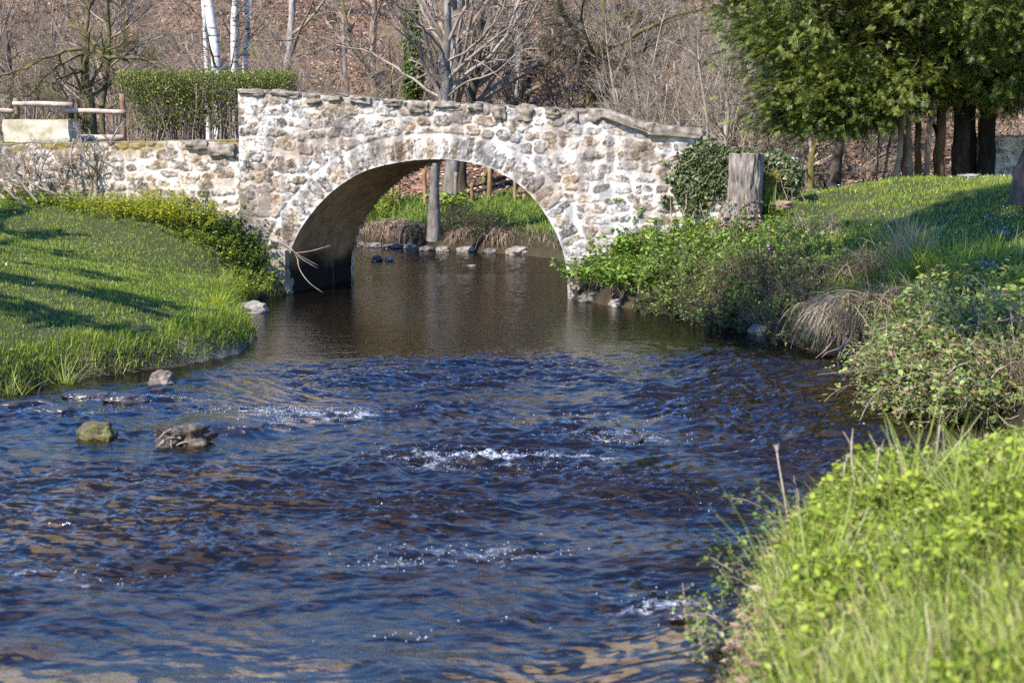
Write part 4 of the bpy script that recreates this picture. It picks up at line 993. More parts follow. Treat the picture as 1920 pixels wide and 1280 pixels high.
for u, Y_, k in [(1215,39.5,3),(1290,41,3),(1350,38.5,3),(1400,43,3),(1455,39,3),(1180,43,3),(1510,43,2),(1560,40,3),(1250,44,2),(1330,45,3),(1620,42,2),(560,43,2),(620,45,2),(520,47,2),(300,40,2),(60,40,2),(30,44,1),(250,45,2),(110,46,2),(1890,40,2),(350,44,2)]:
    put_tree(k, (u-960)/F*Y_, Y_, rng.uniform(.8, 1.1))
# brushwood
rng = np.random.default_rng(61)
x, y, h, d = field(8500, (-24, 26), (36.5, 72), rng, lambda x, y, h, d, sd, hc, beh, s: (hc > -2.5) & (sd != 3) & (d > 2.5) & ((hc > .2) | (x > 4)) & (fbm(x*.22, y*.22, 5, 3) + .4*rng.random(len(x)) + .25*(np.abs(x) > 6) > .12))
n = len(x); dr = np.stack([rng.normal(0, .7, n), rng.normal(0, .7, n), np.ones(n)], 1)
Q = walk(np.stack([x, y, h-.05], 1), dr, rng.uniform(.5, 2.0, n)*(1 + .6*(x > 3)*(y < 50)), 6, rng, .18, -.06)
mb = MB(); tubes(mb, Q, np.linspace(.009, .003, 6)[None]*rng.uniform(.6, 1.4, n)[:, None], 3, False)
k2 = rng.choice(n, n//2, False); q2, r2, l2 = sprout(Q[k2], np.full((len(k2), 6), .007), np.full(len(k2), 1.0), rng, 3, .2, 1, 45, .5, .6, 4, .15, 0)
tubes(mb, q2, r2, 3, False)
tag(mb.obj('brushwood', M_barktan), 'tangle of bare brown brushwood covering the slope foot', kind='stuff')
x, y, h, d = field(60000, (-24, 26), (43, 62), rng, lambda x, y, h, d, sd, hc, beh, s: (hc > .3) & (fbm(x*.33, y*.33, 14, 3) > .22))
mb = MB(); scatter(mb, IVY, np.stack([x, y, h + rng.random(len(x))*.5*np.clip(fbm(x*.33, y*.33, 14, 3)*2, 0, 1)], 1), randrot(rng, len(x), .8), rng.uniform(.06, .12, len(x)))
tag(mb.obj('undergrowth', M_ivy, None, False), 'low patches of dark green ivy among the fallen leaves', kind='stuff')

# ------------------------------------------------------------------ cypress trees with dark trunks
def spray_t():
    V = []; T = []
    def tri(a, b, c): i = len(V); V.extend([a, b, c]); T.append([i, i+1, i+2])
    tri([-.02,0,0],[.02,0,0],[0,1,-.12])
    for i in range(7):
        y = .08+.125*i; l = .55*(1-y)+.12
        for sg in (-1, 1):
            tri([0,y,-.12*y*y],[0,y+.09,-.12*y*y],[sg*l*.75,y+l*.75,-.12*y*y-.16*l])
    return np.array(V), np.array(T)
SPRAY = spray_t()
def cypress(name, label, base, trunks, cx, cy, prof, ncl, seed, ang=(0, 6.283), extra=None):
    rng = np.random.default_rng(seed); t = thing(name, label, 'cypress tree', tuple(base))
    for pts, r, bark in trunks:
        mb = MB(); p = resample(np.asarray(pts)-base, 16); p[1:] += rng.normal(0, .012, p[1:].shape)
        nlob = lambda m, n_, k: 1 + .16*np.cos(np.arange(k)*2*math.pi/k*3 + 1.3)[None, None, :] + .06*rng.normal(size=(m, n_, k))
        tubes(mb, p[None], (np.linspace(r*1.05, r*.7, 16)*(1+.35*np.exp(-np.linspace(0, 9, 16))))[None], 12, True, nlob)
        mb.obj('trunk', bark, t)
    zs, rs = zip(*prof)
    z = rng.uniform(zs[0], zs[-1], ncl)**1.0; R = np.interp(z, zs, rs)
    a = rng.uniform(*ang, ncl); rad = R*np.where(rng.random(ncl) < .3, rng.uniform(.25, .75, ncl), np.clip(rng.beta(5, 1.2, ncl), .4, 1))*(1 + .14*noise3(np.cos(a)*1.3, np.sin(a)*1.3, z*.9))
    gp = fbm(np.cos(a)*1.6+seed, np.sin(a)*1.6, z*.8, 2) > -.28; ncl = int(gp.sum()); a, z, rad = a[gp], z[gp], rad[gp]
    c = np.stack([cx + rad*np.cos(a), cy + rad*np.sin(a), z], 1)
    if extra is not None:
        (x0, x1), (y0, y1), (za, zb), ne = extra; ex = np.stack([rng.uniform(x0, x1, ne), rng.uniform(y0, y1, ne), rng.uniform(za, zb, ne)], 1)
        c = np.concatenate([c, ex]); a = np.concatenate([a, np.arctan2(ex[:, 1]-cy, ex[:, 0]-cx)]); z = np.concatenate([z, ex[:, 2]]); ncl += ne
    out = np.stack([np.cos(a), np.sin(a), np.full(ncl, -.25)], 1)
    # limbs carrying the clumps
    k = rng.choice(ncl, ncl//3, False)
    root = np.stack([np.full(len(k), cx), np.full(len(k), cy), z[k]*.6 + .4*zs[0] + .2], 1) + rng.normal(0, .15, (len(k), 3))
    w = np.linspace(0, 1, 6)[None, :, None]; LP = root[:, None]*(1-w) + c[k][:, None]*w; LP[..., 2] += .35*np.sin(w[..., 0]*math.pi)*.5
    LP -= base; LP[:, 1:-1] += rng.normal(0, .05, LP[:, 1:-1].shape)
    mb = MB(); tubes(mb, LP, np.linspace(.05, .012, 6)[None]*np.ones((len(k), 1)), 4, False); mb.obj('limbs', M_barkred, t)
    m = 120; sz = rng.uniform(.2, .42, ncl)
    off = rng.normal(size=(ncl, m, 3))*np.array([1, 1, .55])*sz[:, None, None]
    off += out[:, None]*(np.linalg.norm(off, axis=2, keepdims=True)*.25)
    off[..., 2] -= .12*np.linalg.norm(off[..., :2], axis=2)
    pos = (c[:, None] + off).reshape(-1, 3)
    dirs = (norm(out)[:, None]*.45 + norm(off)*.9 + np.array([0, 0, -.1]) + .45*rng.normal(size=off.shape)).reshape(-1, 3)
    mb = MB(); scatter(mb, SPRAY, pos - base, frames(dirs, rng, .5), rng.uniform(.11, .25, len(pos)))
    mb.obj('crown', M_conifer, t, False); return t
def stem(u0, u1, v0, v1, Y, r, bark, bow=0):
    a = P(u0, v0, Y); g = zat(a[0], a[1]); a[2] = g-.1
    pts = [a, P(u0*.65+u1*.35+bow, v0*.6+v1*.4, Y), P(u0*.3+u1*.7+bow*.5, v0*.25+v1*.75, Y+.1), P(u1, v1, Y+.2)]
    return (np.array(pts), r, bark)
Y1 = 30.0; b1 = np.array([P(1730, 330, Y1)[0], Y1, 0]); b1[2] = zat(b1[0], b1[1])
cypress('cypress_tree', 'spreading green cypress with a cluster of tan stems under its crown', b1,
  [stem(1668,1685,335,170,29.6,.055,M_barktan,14), stem(1695,1660,335,180,29.8,.05,M_barkred,12), stem(1712,1706,335,170,30.0,.065,M_barktan,-6), stem(1722,1722,335,160,30.3,.07,M_barkred),
   stem(1742,1758,335,170,29.8,.06,M_barktan,-8), stem(1758,1772,335,160,30.2,.11,M_barkred), stem(1652,1692,335,190,30.4,.03,M_barktan), stem(1640,1650,335,180,30.2,.018,M_barktan,4), stem(1775,1735,335,190,30.6,.05,M_barkshade)],
  b1[0]-.05, 30.1, [(3.45,1.6),(3.7,2.4),(4.1,3.0),(4.7,3.4),(6,3.5),(7.5,2.9),(9.5,1.9),(11,.7) ], 800, 71, (0, 6.283), ((5.3, 7.0), (28.6, 31.2), (3.05, 3.9), 90))
Y2 = 31.2; b2 = np.array([P(1850, 330, Y2)[0], Y2, 0]); b2[2] = zat(b2[0], b2[1])
cypress('cypress_tree', 'dense cypress on straight trunks coloured dark for shade beside the white rubble wall', b2,
  [stem(1803,1803,338,120,30.4,.18,M_barkshade), stem(1822,1818,338,120,30.8,.13,M_barkshade), stem(1846,1858,338,120,30.6,.17,M_barkshade,2), stem(1838,1850,338,140,31.2,.05,M_barktan,-6)],
  b2[0]+.5, 30.9, [(3.45,1.6),(3.7,2.6),(4.4,3.1),(5.5,3.3),(7,3.0),(9,2.1),(11,.7) ], 700, 72)
# crown fringe reaching out over the slope
# dark leaning tree at the frame edge
Bt = onground(1915, 382) + [.30, 0, 0]
lean = np.array([Bt-[0,0,.2], Bt+[.05,0,.35], Bt+[.16,.05,1.0], Bt+[.42,.1,2.4], Bt+[.6,.1,5], Bt+[.5,.3,8]])
make_tree('leaning_tree', 'thick dark leaning trunk at the frame edge on the shaded lawn', Bt, [lean], [[.42,.31,.26,.24,.22,.14]], 73, [lv(16, .5, 1, 55, .4, .5, 7, .12, .02), lv(6, .2, 1, 45, .5, .5, 5), lv(5, .2, 1, 45, .5, .6, 4)], M_barkdark, M_barktan, kt=12)
# bare mossy sapling and dead post behind the lawn crest
simple('mossy_tree', 'low mossy tree with a sideways limb behind the lawn crest', [(1520,318),(1522,290),(1535,262),(1560,240),(1590,232)], 36, [.1,.09,.08,.06,.04], 74, M_barkmoss, M_barktan, MOSS, [([(1522,285),(1515,250),(1505,200),(1500,150)], [36,36.1,36.2,36.4], .06)])
simple('tree_snag', 'short grey dead trunk standing behind the lawn crest', [(1568,326),(1568,310),(1570,285),(1572,266)], 35, [.16,.13,.13,.12], 75, M_barkdark, M_barkdark, [], cat='dead trunk')

# tall evergreen trees standing on the bank outside the frame: they shade the lawns
def shade_tree(name, label, x, y, crowns, r, seed):
    b = np.array([x, y, zat(x, y)]); rng = np.random.default_rng(seed); t = thing(name, label, 'tree', tuple(b))
    top = max(c[2] for c in crowns)
    mb = MB(); tubes(mb, resample(np.array([[0,0,-.3],[.1,.05,top*.35],[-.1,0,top*.7],[0,0,top]]), 14)[None], np.linspace(r, r*.25, 14)[None], 9); mb.obj('trunk', M_barkgrey, t)
    pos = []; lp = []
    for cx, cy, cz, cr, n in crowns:
        q = rng.normal(size=(n, 3)); q = q/np.linalg.norm(q, axis=1)[:, None]*(rng.random(n)**.45)[:, None]*cr*np.array([1, 1, .75])
        k = fbm(q[:, 0]*1.1+cx, q[:, 1]*1.1+cy, q[:, 2]*1.1+cz, 3, seed) > -.12
        pos.append(q[k] + np.array([cx, cy, cz])); lp.append(resample(np.array([[0, 0, max(1, cz-cr*.9)], [cx*.5, cy*.5, cz-cr*.3], [cx, cy, cz]]), 8))
    pos = np.concatenate(pos); mb = MB(); tubes(mb, np.array(lp), np.linspace(r*.5, .03, 8)[None]*np.ones((len(lp), 1)), 6); mb.obj('limbs', M_barkgrey, t)
    mb = MB(); scatter(mb, LEAF4, pos, randrot(rng, len(pos)), rng.uniform(.16, .30, len(pos))); mb.obj('crown', M_darkleaf, t, False); return t
SUN = norm(np.array([-.47, -.54, .70]))
def toward(p, t): return np.asarray(p) + SUN*t
SHADE = []
def shade_from(px, hts, rr, n):  # crown clumps that lie on the way from the lawn to the sun
    out = []
    for (u, v), t, r_ in zip(px, hts, rr):
        out.append((toward(onground(u, v), t), r_))
    return out
def clump_tree(label, x, y, items, r, seed, dens=420):
    z = zat(x, y)
    shade_tree('evergreen_tree', label, x, y, [(c[0]-x, c[1]-y, c[2]-z, r_, int(dens*r_*r_)) for c, r_ in items], r, seed)
it = shade_from([(10,400),(70,440),(130,480),(200,520),(270,560),(350,600),(430,632),(20,575),(110,600),(220,618)], [10,10,10,10,10,10.5,11,9.5,9.5,10], [.38,.45,.42,.4,.4,.36,.32,.4,.36,.3], 0)
clump_tree('ivy grown tree beyond the frame beside the sloping lawn', -12.2, 14.5, it, .28, 81, 520)
it = shade_from([(1900,360),(1800,400),(1880,420),(1700,430),(1780,470),(1900,500),(1640,470),(1720,520),(1600,430),(1850,560),(1920,620),(1650,560)], [23,23,23.5,23.5,24,24,24,24,23,24.5,24.5,24.5], [1.1,.9,1.0,.8,.9,.9,.65,.7,.45,.7,.7,.5], 0)
clump_tree('tall broad crowned tree beyond the frame on the lawn bank', -9.5, 7.5, it, .4, 82, 1000)

# ------------------------------------------------------------------ wall end with ivy, stump, mounds
s_a, s_b = S_R+.004, onface(1496, 300)[0]
ITOP = np.array([onface(u, v) for u, v in [(1312,266),(1350,276),(1400,285),(1450,290),(1497,298)]])
IW = thing('garden_wall', 'short lower limewashed wall continuing from the bridge, half hidden under ivy', 'wall', tuple(O))
s, z, S, Zg, h, C, _, _ = masonry(s_a, s_b, .6, ITOP[:, 1].max(), .03, 33, lambda a, b: .78, None, 1.1, .3)
tz = np.interp(S, ITOP[:, 0], ITOP[:, 1])
mb = MB(); q = grid_faces(*S.shape); ok = ~(Zg > tz+.03).ravel()[q].any(1)
mb.add((fp(S, np.minimum(Zg, tz), h-.02) - O).reshape(-1, 3), q[ok], c=C.reshape(-1, 3)); mb.obj('wall_face', M_wall, IW)
sx = np.linspace(s_a, s_b, 40); tt = np.interp(sx, ITOP[:, 0], ITOP[:, 1])
pr = np.stack([fp(sx, tt+k) - O - NF*o_ for k, o_ in ((0, .015), (.02, .2), (0, .45), (-1.2, .46))], 1)
endp = fp(np.full(4, s_b), np.array([0, 0, 0, 0.])) ; mb = MB(); mb.add(pr.reshape(-1, 3), grid_faces(*pr.shape[:2]), c=np.full((pr.shape[0]*4, 3), .25)); 
e4 = np.array([fp(np.array(s_b), np.array(tt[-1])) - O - NF*.01, fp(np.array(s_b), np.array(tt[-1])) - O - NF*.45, fp(np.array(s_b), np.array(.5)) - O - NF*.45, fp(np.array(s_b), np.array(.5)) - O - NF*.01])
mb.add(e4, [[0, 1, 2, 3]], c=np.full((4, 3), .3)); mb.obj('wall_top', M_wall, IW)

def ivy_patch(name, label, blobs, dens, seed, thick=.13, size=(.05, .10), mat=M_ivy, cat='ivy', face=0.0):
    rng = np.random.default_rng(seed); pos = []
    for u, v, ru, rv in blobs:
        n = int(dens*ru*rv)
        a = rng.normal(0, .5, (n, 2)); a = a[np.hypot(*a.T) < 1.15]
        for du, dv in a:
            p = onface(u+du*ru, v+dv*rv); pos.append((p[0], p[1], face + thick*rng.random()**1.3*(1-.5*np.hypot(du, dv)**2)))
    pos = np.array(pos); W = fp(pos[:, 0], pos[:, 1], pos[:, 2]+.02) - O
    dr = -np.array([0, 0, 1.0]) + .5*NF + .55*rng.normal(size=W.shape)
    y = norm(dr); zax = norm(NF + .45*rng.normal(size=W.shape)); x = norm(np.cross(y, zax)); zax = np.cross(x, y)
    t = thing(name, label, cat, tuple(O))
    mb = MB(); scatter(mb, IVY, W, np.stack([x, y, zax], -1), rng.uniform(*size, len(W))); mb.obj('leaves', mat, t, False)
    k = rng.choice(len(W), max(6, len(W)//90), False); Q = walk(W[k], np.array([0, 0, -1.0]) + .7*rng.normal(size=(len(k), 3))*[1, .15, .5], rng.uniform(.2, .55, len(k)), 6, rng, .25, -.05)
    mb = MB(); tubes(mb, Q - NF*.02, np.full((len(k), 6), .007), 4, False); mb.obj('stems', M_barktan, t)
    return t
ivy_patch('ivy', 'glossy dark ivy spilling down the wall at the low end of the parapet', [(1318,285,34,22),(1305,310,40,32),(1330,305,34,30),(1290,345,22,26),(1312,352,30,30),(1340,330,22,40),(1300,380,26,22),(1355,290,30,14),(1275,352,16,18),(1328,268,20,10),(1262,330,14,10),(1250,375,10,12)], .48, 91, .10, (.04, .09))
ivy_patch('ivy', 'round mass of dark ivy over the wall end, right of the cut stump'.replace(', right of', ' just beyond'), [(1450,300,36,20),(1465,325,36,32),(1440,318,22,28),(1485,335,20,30),(1470,355,22,20),(1492,315,14,16)], .6, 92, .22)
ivy_patch('ivy', 'thin ivy fringe trailing along the wall top behind the cut stump', [(1375,283,40,7),(1410,287,40,7),(1345,278,22,7)], 1.0, 93, .1)
ivy_patch('ivy', 'few red brown creeper sprigs hanging on the white bridge wall', [(1248,305,10,6),(1215,430,14,10),(1200,395,8,8),(1160,372,12,5),(1230,410,12,6),(1190,410,4,18)], .35, 94, .04, (.03, .06), M_bramble, 'creeper')
ivy_patch('moss_cushion', 'bright yellow brown moss cushion beside the cut stump', [(1445,350,18,30),(1440,375,16,20),(1455,335,12,20)], 3.2, 95, .42, (.018, .035), M_moss, 'moss')

# cut stump
def stump():
    Ys = 24.3; base = P(1395, 398, Ys); base[2] = zat(base[0], base[1]); ztop = P(1400, 288, Ys)[2]
    t = thing('tree_stump', 'tall weathered tree stump with flat sawn top and flared foot', 'tree stump', tuple(base))
    k, n = 110, 60; an = np.linspace(0, 2*math.pi, k, endpoint=False); zz = np.linspace(-.15, ztop-base[2], n)
    H = zz[-1]; A, Zz = np.meshgrid(an, zz, indexing='ij')
    r = .245 + .11*np.exp(-np.maximum(Zz, 0)/.20)*(1 + .6*np.cos(A*3+2.2) + .5*np.cos(A-3.6)) + .025*np.clip((.5-Zz), 0, 1)
    r += .017*np.abs(np.sin(A*13 + 3*noise3(Zz*4, A*2, 1))) + .016*noise3(np.cos(A)*5, np.sin(A)*5, Zz*4) + .014*noise3(np.cos(A)*12, np.sin(A)*12, Zz*7)
    x = r*np.cos(A) - .10*np.clip(.6-Zz, 0, 1)**2 + .02*Zz; y = r*np.sin(A)
    i = np.arange(k)[:, None]*n; j = np.arange(n-1)[None]; i2 = (np.arange(k)[:, None]+1) % k*n
    q = np.stack(np.broadcast_arrays(i+j, i2+j, i2+j+1, i+j+1), -1).reshape(-1, 4)
    mb = MB(); mb.add(np.stack([x, y, Zz], -1).reshape(-1, 3), q); mb.obj('trunk', M_stump, t)
    top = np.stack([x[:, -1], y[:, -1], Zz[:, -1] + .008*np.sin(an*5)], 1); c = top.mean(0)
    mb = MB(); mb.add(np.vstack([top*.995 + [0, 0, .004], c]), None, [[a, (a+1) % k, k] for a in range(k)]); mb.obj('sawn_top', M_log, t)
    rng = np.random.default_rng(3); n2 = 200; a = rng.uniform(3.4, 6.1, n2); z = np.abs(rng.normal(.12, .2, n2)); rr = .27 + .13*np.exp(-z/.2) + .05*rng.random(n2)
    pos = np.stack([rr*np.cos(a) - .06, rr*np.sin(a), z], 1)
    mb = MB(); scatter(mb, IVY, pos, frames(np.stack([np.cos(a), np.sin(a), -.4*np.ones(n2)], 1), rng, .6), rng.uniform(.04, .075, n2)); mb.obj('dead_ivy', M_deadleaf, t, False)
stump()
def stalks(name, label, u, v, n, hgt, spread, r, mat, seed, cat='dry stalks', lean=(0, 0, 0), branchy=0, ground=True):
    rng = np.random.default_rng(seed); b = onground(u, v) if ground else G(u, v)
    Q = walk(rng.normal(0, spread, (n, 3))*[1, .6, 0], np.array([0, 0, 1.0]) + np.array(lean) + .16*rng.normal(size=(n, 3)), hgt*rng.uniform(.6, 1.1, n), 6, rng, .07, 0)
    mb = MB(); tubes(mb, Q, np.linspace(r, r*.5, 6)[None]*np.ones((n, 1)), 5)
    if branchy:
        q, rr, l = sprout(Q, np.full((n, 6), r), np.full(n, hgt), rng, branchy, .45, 1, 42, .4, .7, 4, .1, .05); tubes(mb, q, rr, 5)
    o = mb.obj(name, mat); o.location = tuple(b); return tag(o, label, cat)
stalks('dry_stalks', 'bunch of upright red brown stalks at the stump foot', 1345, 400, 34, .62, .10, .007, M_barkred, 5, lean=(.05, 0, 0))

# ------------------------------------------------------------------ leafy plants
def leafy(name, n, hgt, spread, leaf, mat, seed, tmpl=LEAF7, per=12, stemmat=None, droop=-.02, flare=.35, start=.2):
    """clump of stems with leaves; returns an Empty with two parts at origin"""
    rng = np.random.default_rng(seed); t = thing(name, '', 'plant')
    base = rng.normal(0, 1, (n, 3))*[spread, spread*.8, 0]; base[:, 2] = -.05
    d = np.array([0, 0, 1.0]) + flare*base/max(spread, .01)*[1, 1, 0] + .12*rng.normal(size=(n, 3))
    H = hgt*rng.uniform(.55, 1.1, n); Q = walk(base, d, H, 7, rng, .08, droop)
    mb = MB(); tubes(mb, Q, np.linspace(.006, .002, 7)[None]*np.ones((n, 1)), 4, False); mb.obj('stems', stemmat or M_bushleaf, t)
    f = rng.uniform(start, 1, (n, per))*5.99; i = f.astype(int); w = (f-i)[..., None]; ar = np.arange(n)[:, None]
    pos = (Q[ar, i]*(1-w) + Q[ar, i+1]*w).reshape(-1, 3)
    az = rng.uniform(0, 6.283, len(pos)); dr = np.stack([np.cos(az), np.sin(az), rng.normal(-.05, .35, len(pos))], 1)
    sz = leaf*rng.uniform(.55, 1.2, len(pos))
    mb = MB(); scatter(mb, tmpl, pos + dr*.012, frames(dr, rng, .35), sz); mb.obj('leaves', mat, t, False); return t
def copies(proto, spots, labels, seed, group=None, zoff=-.02, cat=None):
    """spots: (u, v, scale) on the ground; first use moves the source itself"""
    rng = np.random.default_rng(seed)
    for i, sp in enumerate(spots):
        u, v, s_ = sp[:3]; p = onground(u, v) + [0, 0, zoff]; rz = rng.uniform(0, 6.283)
        sc3 = (s_*rng.uniform(.9, 1.1), s_*rng.uniform(.9, 1.1), s_*rng.uniform(.9, 1.15))
        lab = labels[i] if isinstance(labels, list) else labels
        if i == 0: o = proto; o.location = tuple(p); o.rotation_euler = (0, 0, rz); o.scale = sc3; o['label'] = lab
        else: o = dup(proto, lab, tuple(p), rz, sc3)
        if group: o['group'] = group
        if cat: o['category'] = cat
NET = 'leafy green nettle clump in the mass below the white bridge wall'
copies(leafy('nettle_plant', 46, .62, .20, .085, M_nettle, 101, per=16),
       [(1105,520,.8),(1120,490,.85),(1150,470,.9),(1165,500,.95),(1195,455,.95),(1210,490,1.05),(1240,440,1.0),(1255,480,1.0),(1270,430,.9),(1185,530,1.0),(1215,540,1.05),(1090,505,.6),(1285,455,.9),(1235,520,.9),(1140,525,.8),(1175,485,.9),(1300,425,.8)], NET, 1, 'nettles below the bridge wall')
copies(leafy('leafy_weed', 40, .34, .22, .06, M_leafbright, 102, per=14), [(1365,440,.8),(1330,440,1.1),(1425,425,.6),(1310,470,1.1),(1345,470,1.0)], 'low bright green weed in the patch before the stump foot', 2, 'low weeds before the stump')
copies(leafy('dark_leafed_plant', 40, .5, .22, .08, M_darkleaf, 103, per=14), [(1515,455,1.1),(1535,440,.8)], ['dark leafed bushy plant on the shade edge of the lawn', 'small dark leafed plant beside its bigger twin at the shade edge'], 3)
copies(leafy('narrow_leafed_tuft', 26, .2, .06, .13, M_darkleaf, 104, LEAF4, 5, start=.0), [(1445,400,1.2)], ['low tuft of dark strap leaves on the lawn near the mounds'], 4)
# left of the bridge
copies(leafy('flowering_weed', 54, .55, .30, .05, M_yellowgreen, 105, per=20),
       [(300,402,.9),(335,400,1.1),(262,398,.8),(215,395,.7),(320,420,.8),(360,418,.9),(180,392,.6),(240,405,.7),(285,412,.8)], 'bright yellow green weed in the band at the long wall foot', 5, 'yellow green weeds along the wall foot')
copies(leafy('bramble_bush', 56, .62, .26, .07, M_darkleaf, 106, per=18),
       [(375,425,.75),(400,438,.8),(430,452,.85),(448,468,.8),(456,492,.8),(468,512,.75),(420,470,.6),(445,500,.6),(466,532,.55)], 'dark glossy leafed bramble in the bank thicket by the bridge pier', 6, 'brambles beside the bridge pier')
copies(leafy('leafy_weed', 40, .4, .22, .06, M_leafbright, 107, per=16),
       [(395,455,.7),(425,485,.75),(450,520,.8),(462,545,.7),(140,388,.8),(90,384,.9),(30,372,1.0),(350,440,.6),(60,372,.8)], 'bright green weed edging the lawn under the wall', 7, 'green weeds at the lawn edge')
# far bank plants
copies(leafy('leafy_bush', 50, .9, .4, .10, M_leafbright, 108, per=16), [(683,398,1.0),(668,402,.9),(702,392,.8),(690,412,.7)], 'green bush overhanging the stream bend, seen under the arch vault', 8, 'bushes under the arch', cat='bush')
copies(leafy('narrow_leafed_tuft', 40, .5, .2, .2, M_leafbright, 109, LEAF4, 7, start=0), [(842,392,1.0),(858,392,.8)], 'tuft of long green strap leaves on the far bank by the grey trunk', 9, 'strap leaved tufts')
# twiggy bushes on the steep bank
def twig_bush(name, n, hgt, spread, seed, twig, leafmat, leafn, leaf=.035, droop=-.03):
    rng = np.random.default_rng(seed); t = thing(name, '', 'bush')
    base = rng.normal(0, 1, (n, 3))*[spread, spread*.7, 0]; base[:, 2] = -.1
    d = np.array([0, 0, 1.0]) + .7*base/spread*[1, 1, 0] + .3*rng.normal(size=(n, 3))
    Q = walk(base, d, hgt*rng.uniform(.5, 1.1, n), 8, rng, .16, droop); R = np.linspace(.008, .003, 8)[None]*np.ones((n, 1))
    q2, r2, l2 = sprout(Q, R, np.full(n, hgt), rng, 7, .15, 1, 45, .45, .7, 5, .18, -.01); q3, r3, l3 = sprout(q2, r2, l2, rng, 3, .2, 1, 45, .5, .8, 3, .2)
    mb = MB(); tubes(mb, Q, R, 4, False); tubes(mb, q2, np.maximum(r2, .0025), 3, False); tubes(mb, q3, np.maximum(r3, .002), 3, False); mb.obj('twigs', twig, t)
    ends = q3[:, 1:].reshape(-1, 3); ends = ends[rng.random(len(ends)) < leafn]
    dr = rng.normal(size=ends.shape)
    mb = MB(); scatter(mb, LEAF4, ends, frames(dr, rng, .6), leaf*rng.uniform(.5, 1.3, len(ends))); mb.obj('leaves', leafmat, t, False); return t
TW = 'brown twiggy bush with tiny leaves in the row along the steep bank'
copies(twig_bush('twiggy_bush', 40, .6, .26, 111, M_bushtwig, M_bushleaf, .7),
       [(1300,545,.7),(1365,545,.75),(1410,525,1.0),(1440,550,.7),(1475,530,1.05),(1515,555,.8),(1540,575,.95),(1330,572,.6),(1385,580,.7),(1440,592,.6),(1490,597,.8),(1550,530,1.0),(1270,568,.5)], TW, 10, 'twiggy bushes along the bank')
copies(twig_bush('twiggy_bush', 30, .7, .25, 112, M_bushtwig, M_nettle, 1.0, .065),
       [(1310,500,.9),(1350,520,.8),(1420,505,.8),(1280,520,.8),(1490,480,.8),(1570,520,.7),(1380,470,.9),(1450,480,.8),(1330,480,.8),(1540,500,.8),(1600,500,.7),(1400,540,.7),(1360,490,.9),(1470,500,1.0),(1250,545,.7),(1310,560,.7),(1420,575,.7),(1515,590,.7),(1300,520,.9)], 'half green twiggy bush with fresh leaves between bare brown ones', 11, 'half green bushes on the bank')
FERN = 'dead rust brown fern clump hanging on the eroded far bank'
def tussock(name, n, L, r, seed, mat, flop=.9, w=.012):
    rng = np.random.default_rng(seed); base = rng.normal(0, r, (n, 3))*[1, .8, .25]
    az = rng.uniform(0, 6.283, n); d = np.stack([np.cos(az)*flop, np.sin(az)*flop, np.full(n, .95-.4*(flop > .9))], 1) + .2*rng.normal(size=(n, 3))
    Q = walk(base, d, L*rng.uniform(.5, 1.1, n), 8, rng, .06, -.16*flop - .14*(flop > .9))
    side = norm(np.cross(Q[:, 1]-Q[:, 0], np.array([0, 0, 1.0]) + .3*rng.normal(size=(n, 3))))[:, None]*(w*np.linspace(1, .25, 8)[None, :, None]*.5)
    V = np.stack([Q-side, Q+side], 2).reshape(-1, 3); o = (np.arange(n)*16)[:, None, None]; k = (np.arange(7)*2)[None, :, None]
    mb = MB(); mb.add(V, (o+k+np.array([0, 1, 3, 2])).reshape(-1, 4)); return mb.mesh(name, mat, False)
me = tussock('dry_fern', 260, .55, .13, 113, M_strawred, 1.0, .02)
for i, (u, v, s_) in enumerate([(690,432,1),(712,428,.8),(735,425,1.0),(752,430,1.3),(765,436,1.1),(785,432,.9),(880,440,.9),(905,436,.8),(932,444,1.1),(945,450,.9),(722,444,.8),(860,446,.9)]):
    o = link('dry_fern', me, None, tuple(onground(u, v) + [0, 0, .1])); o.scale = (s_,)*3; o.rotation_euler = (0, 0, i*1.3); tag(o, FERN, 'dead fern', 'dead ferns on the far bank')
copies(twig_bush('dark_twig_bush', 44, .8, .3, 114, M_barkdark, M_darkleaf, .35, .05), [(870,425,1.1),(895,432,1.0),(850,440,.9),(930,440,.9),(825,442,.7)], 'dark tangled bush beside the grey trunk on the far bank', 12, 'dark bushes on the far bank')
copies(leafy('leafy_weed', 44, .42, .24, .06, M_nettle, 143, per=16), [(1400,450,1.0),(1440,440,1.0),(1480,455,1.1),(1360,455,1.0),(1420,470,1.1),(1540,470,1.0),(1580,480,.9)], 'fresh green weed in the band above the brown twiggy bushes', 18, 'green weeds above the bushes')
copies(twig_bush('dark_twig_bush', 36, .5, .22, 144, M_barkdark, M_darkleaf, .6, .05), [(1275,582,.9),(1320,592,.9),(1365,602,1.0),(1520,632,.8),(1230,575,.6)], 'low dark twiggy growth along the waterline below the brown bushes', 19, 'dark growth along the waterline')
# draping dry tussocks
def tus(label, u, v, n, L, r, seed, mat, flop, sc_=1.0, dz=0.0, w=.010, name='grass_tussock'):
    o = link(name, tussock(name, n, L, r, seed, mat, flop, w), None, tuple(onground(u, v) + [0, 0, dz])); return tag(o, label, 'grass tussock')
tus('big pale dry grass tussock draping over the bank edge to the water', 1590, 605, 1500, .75, .16, 121, M_straw, 1.0, dz=.2)
tus('shaggy brown grass tussock hanging beside the biggest pale one', 1650, 612, 1300, .8, .2, 122, M_strawdull, 1.0, dz=.3)
tus('upright dry grass tuft with tall stems on the shaded bank top', 1705, 505, 260, .8, .12, 123, M_straw, .35)
tus('half green coarse grass tussock on the shaded slope', 1640, 520, 600, .6, .2, 124, M_strawdull, .75)
tus('coarse green tussock above the brambles in shade', 1760, 520, 700, .7, .22, 125, M_grass, .75)
tus('pale dry tuft at the frame edge above the near bank', 1905, 730, 260, .55, .07, 126, M_straw, .5)
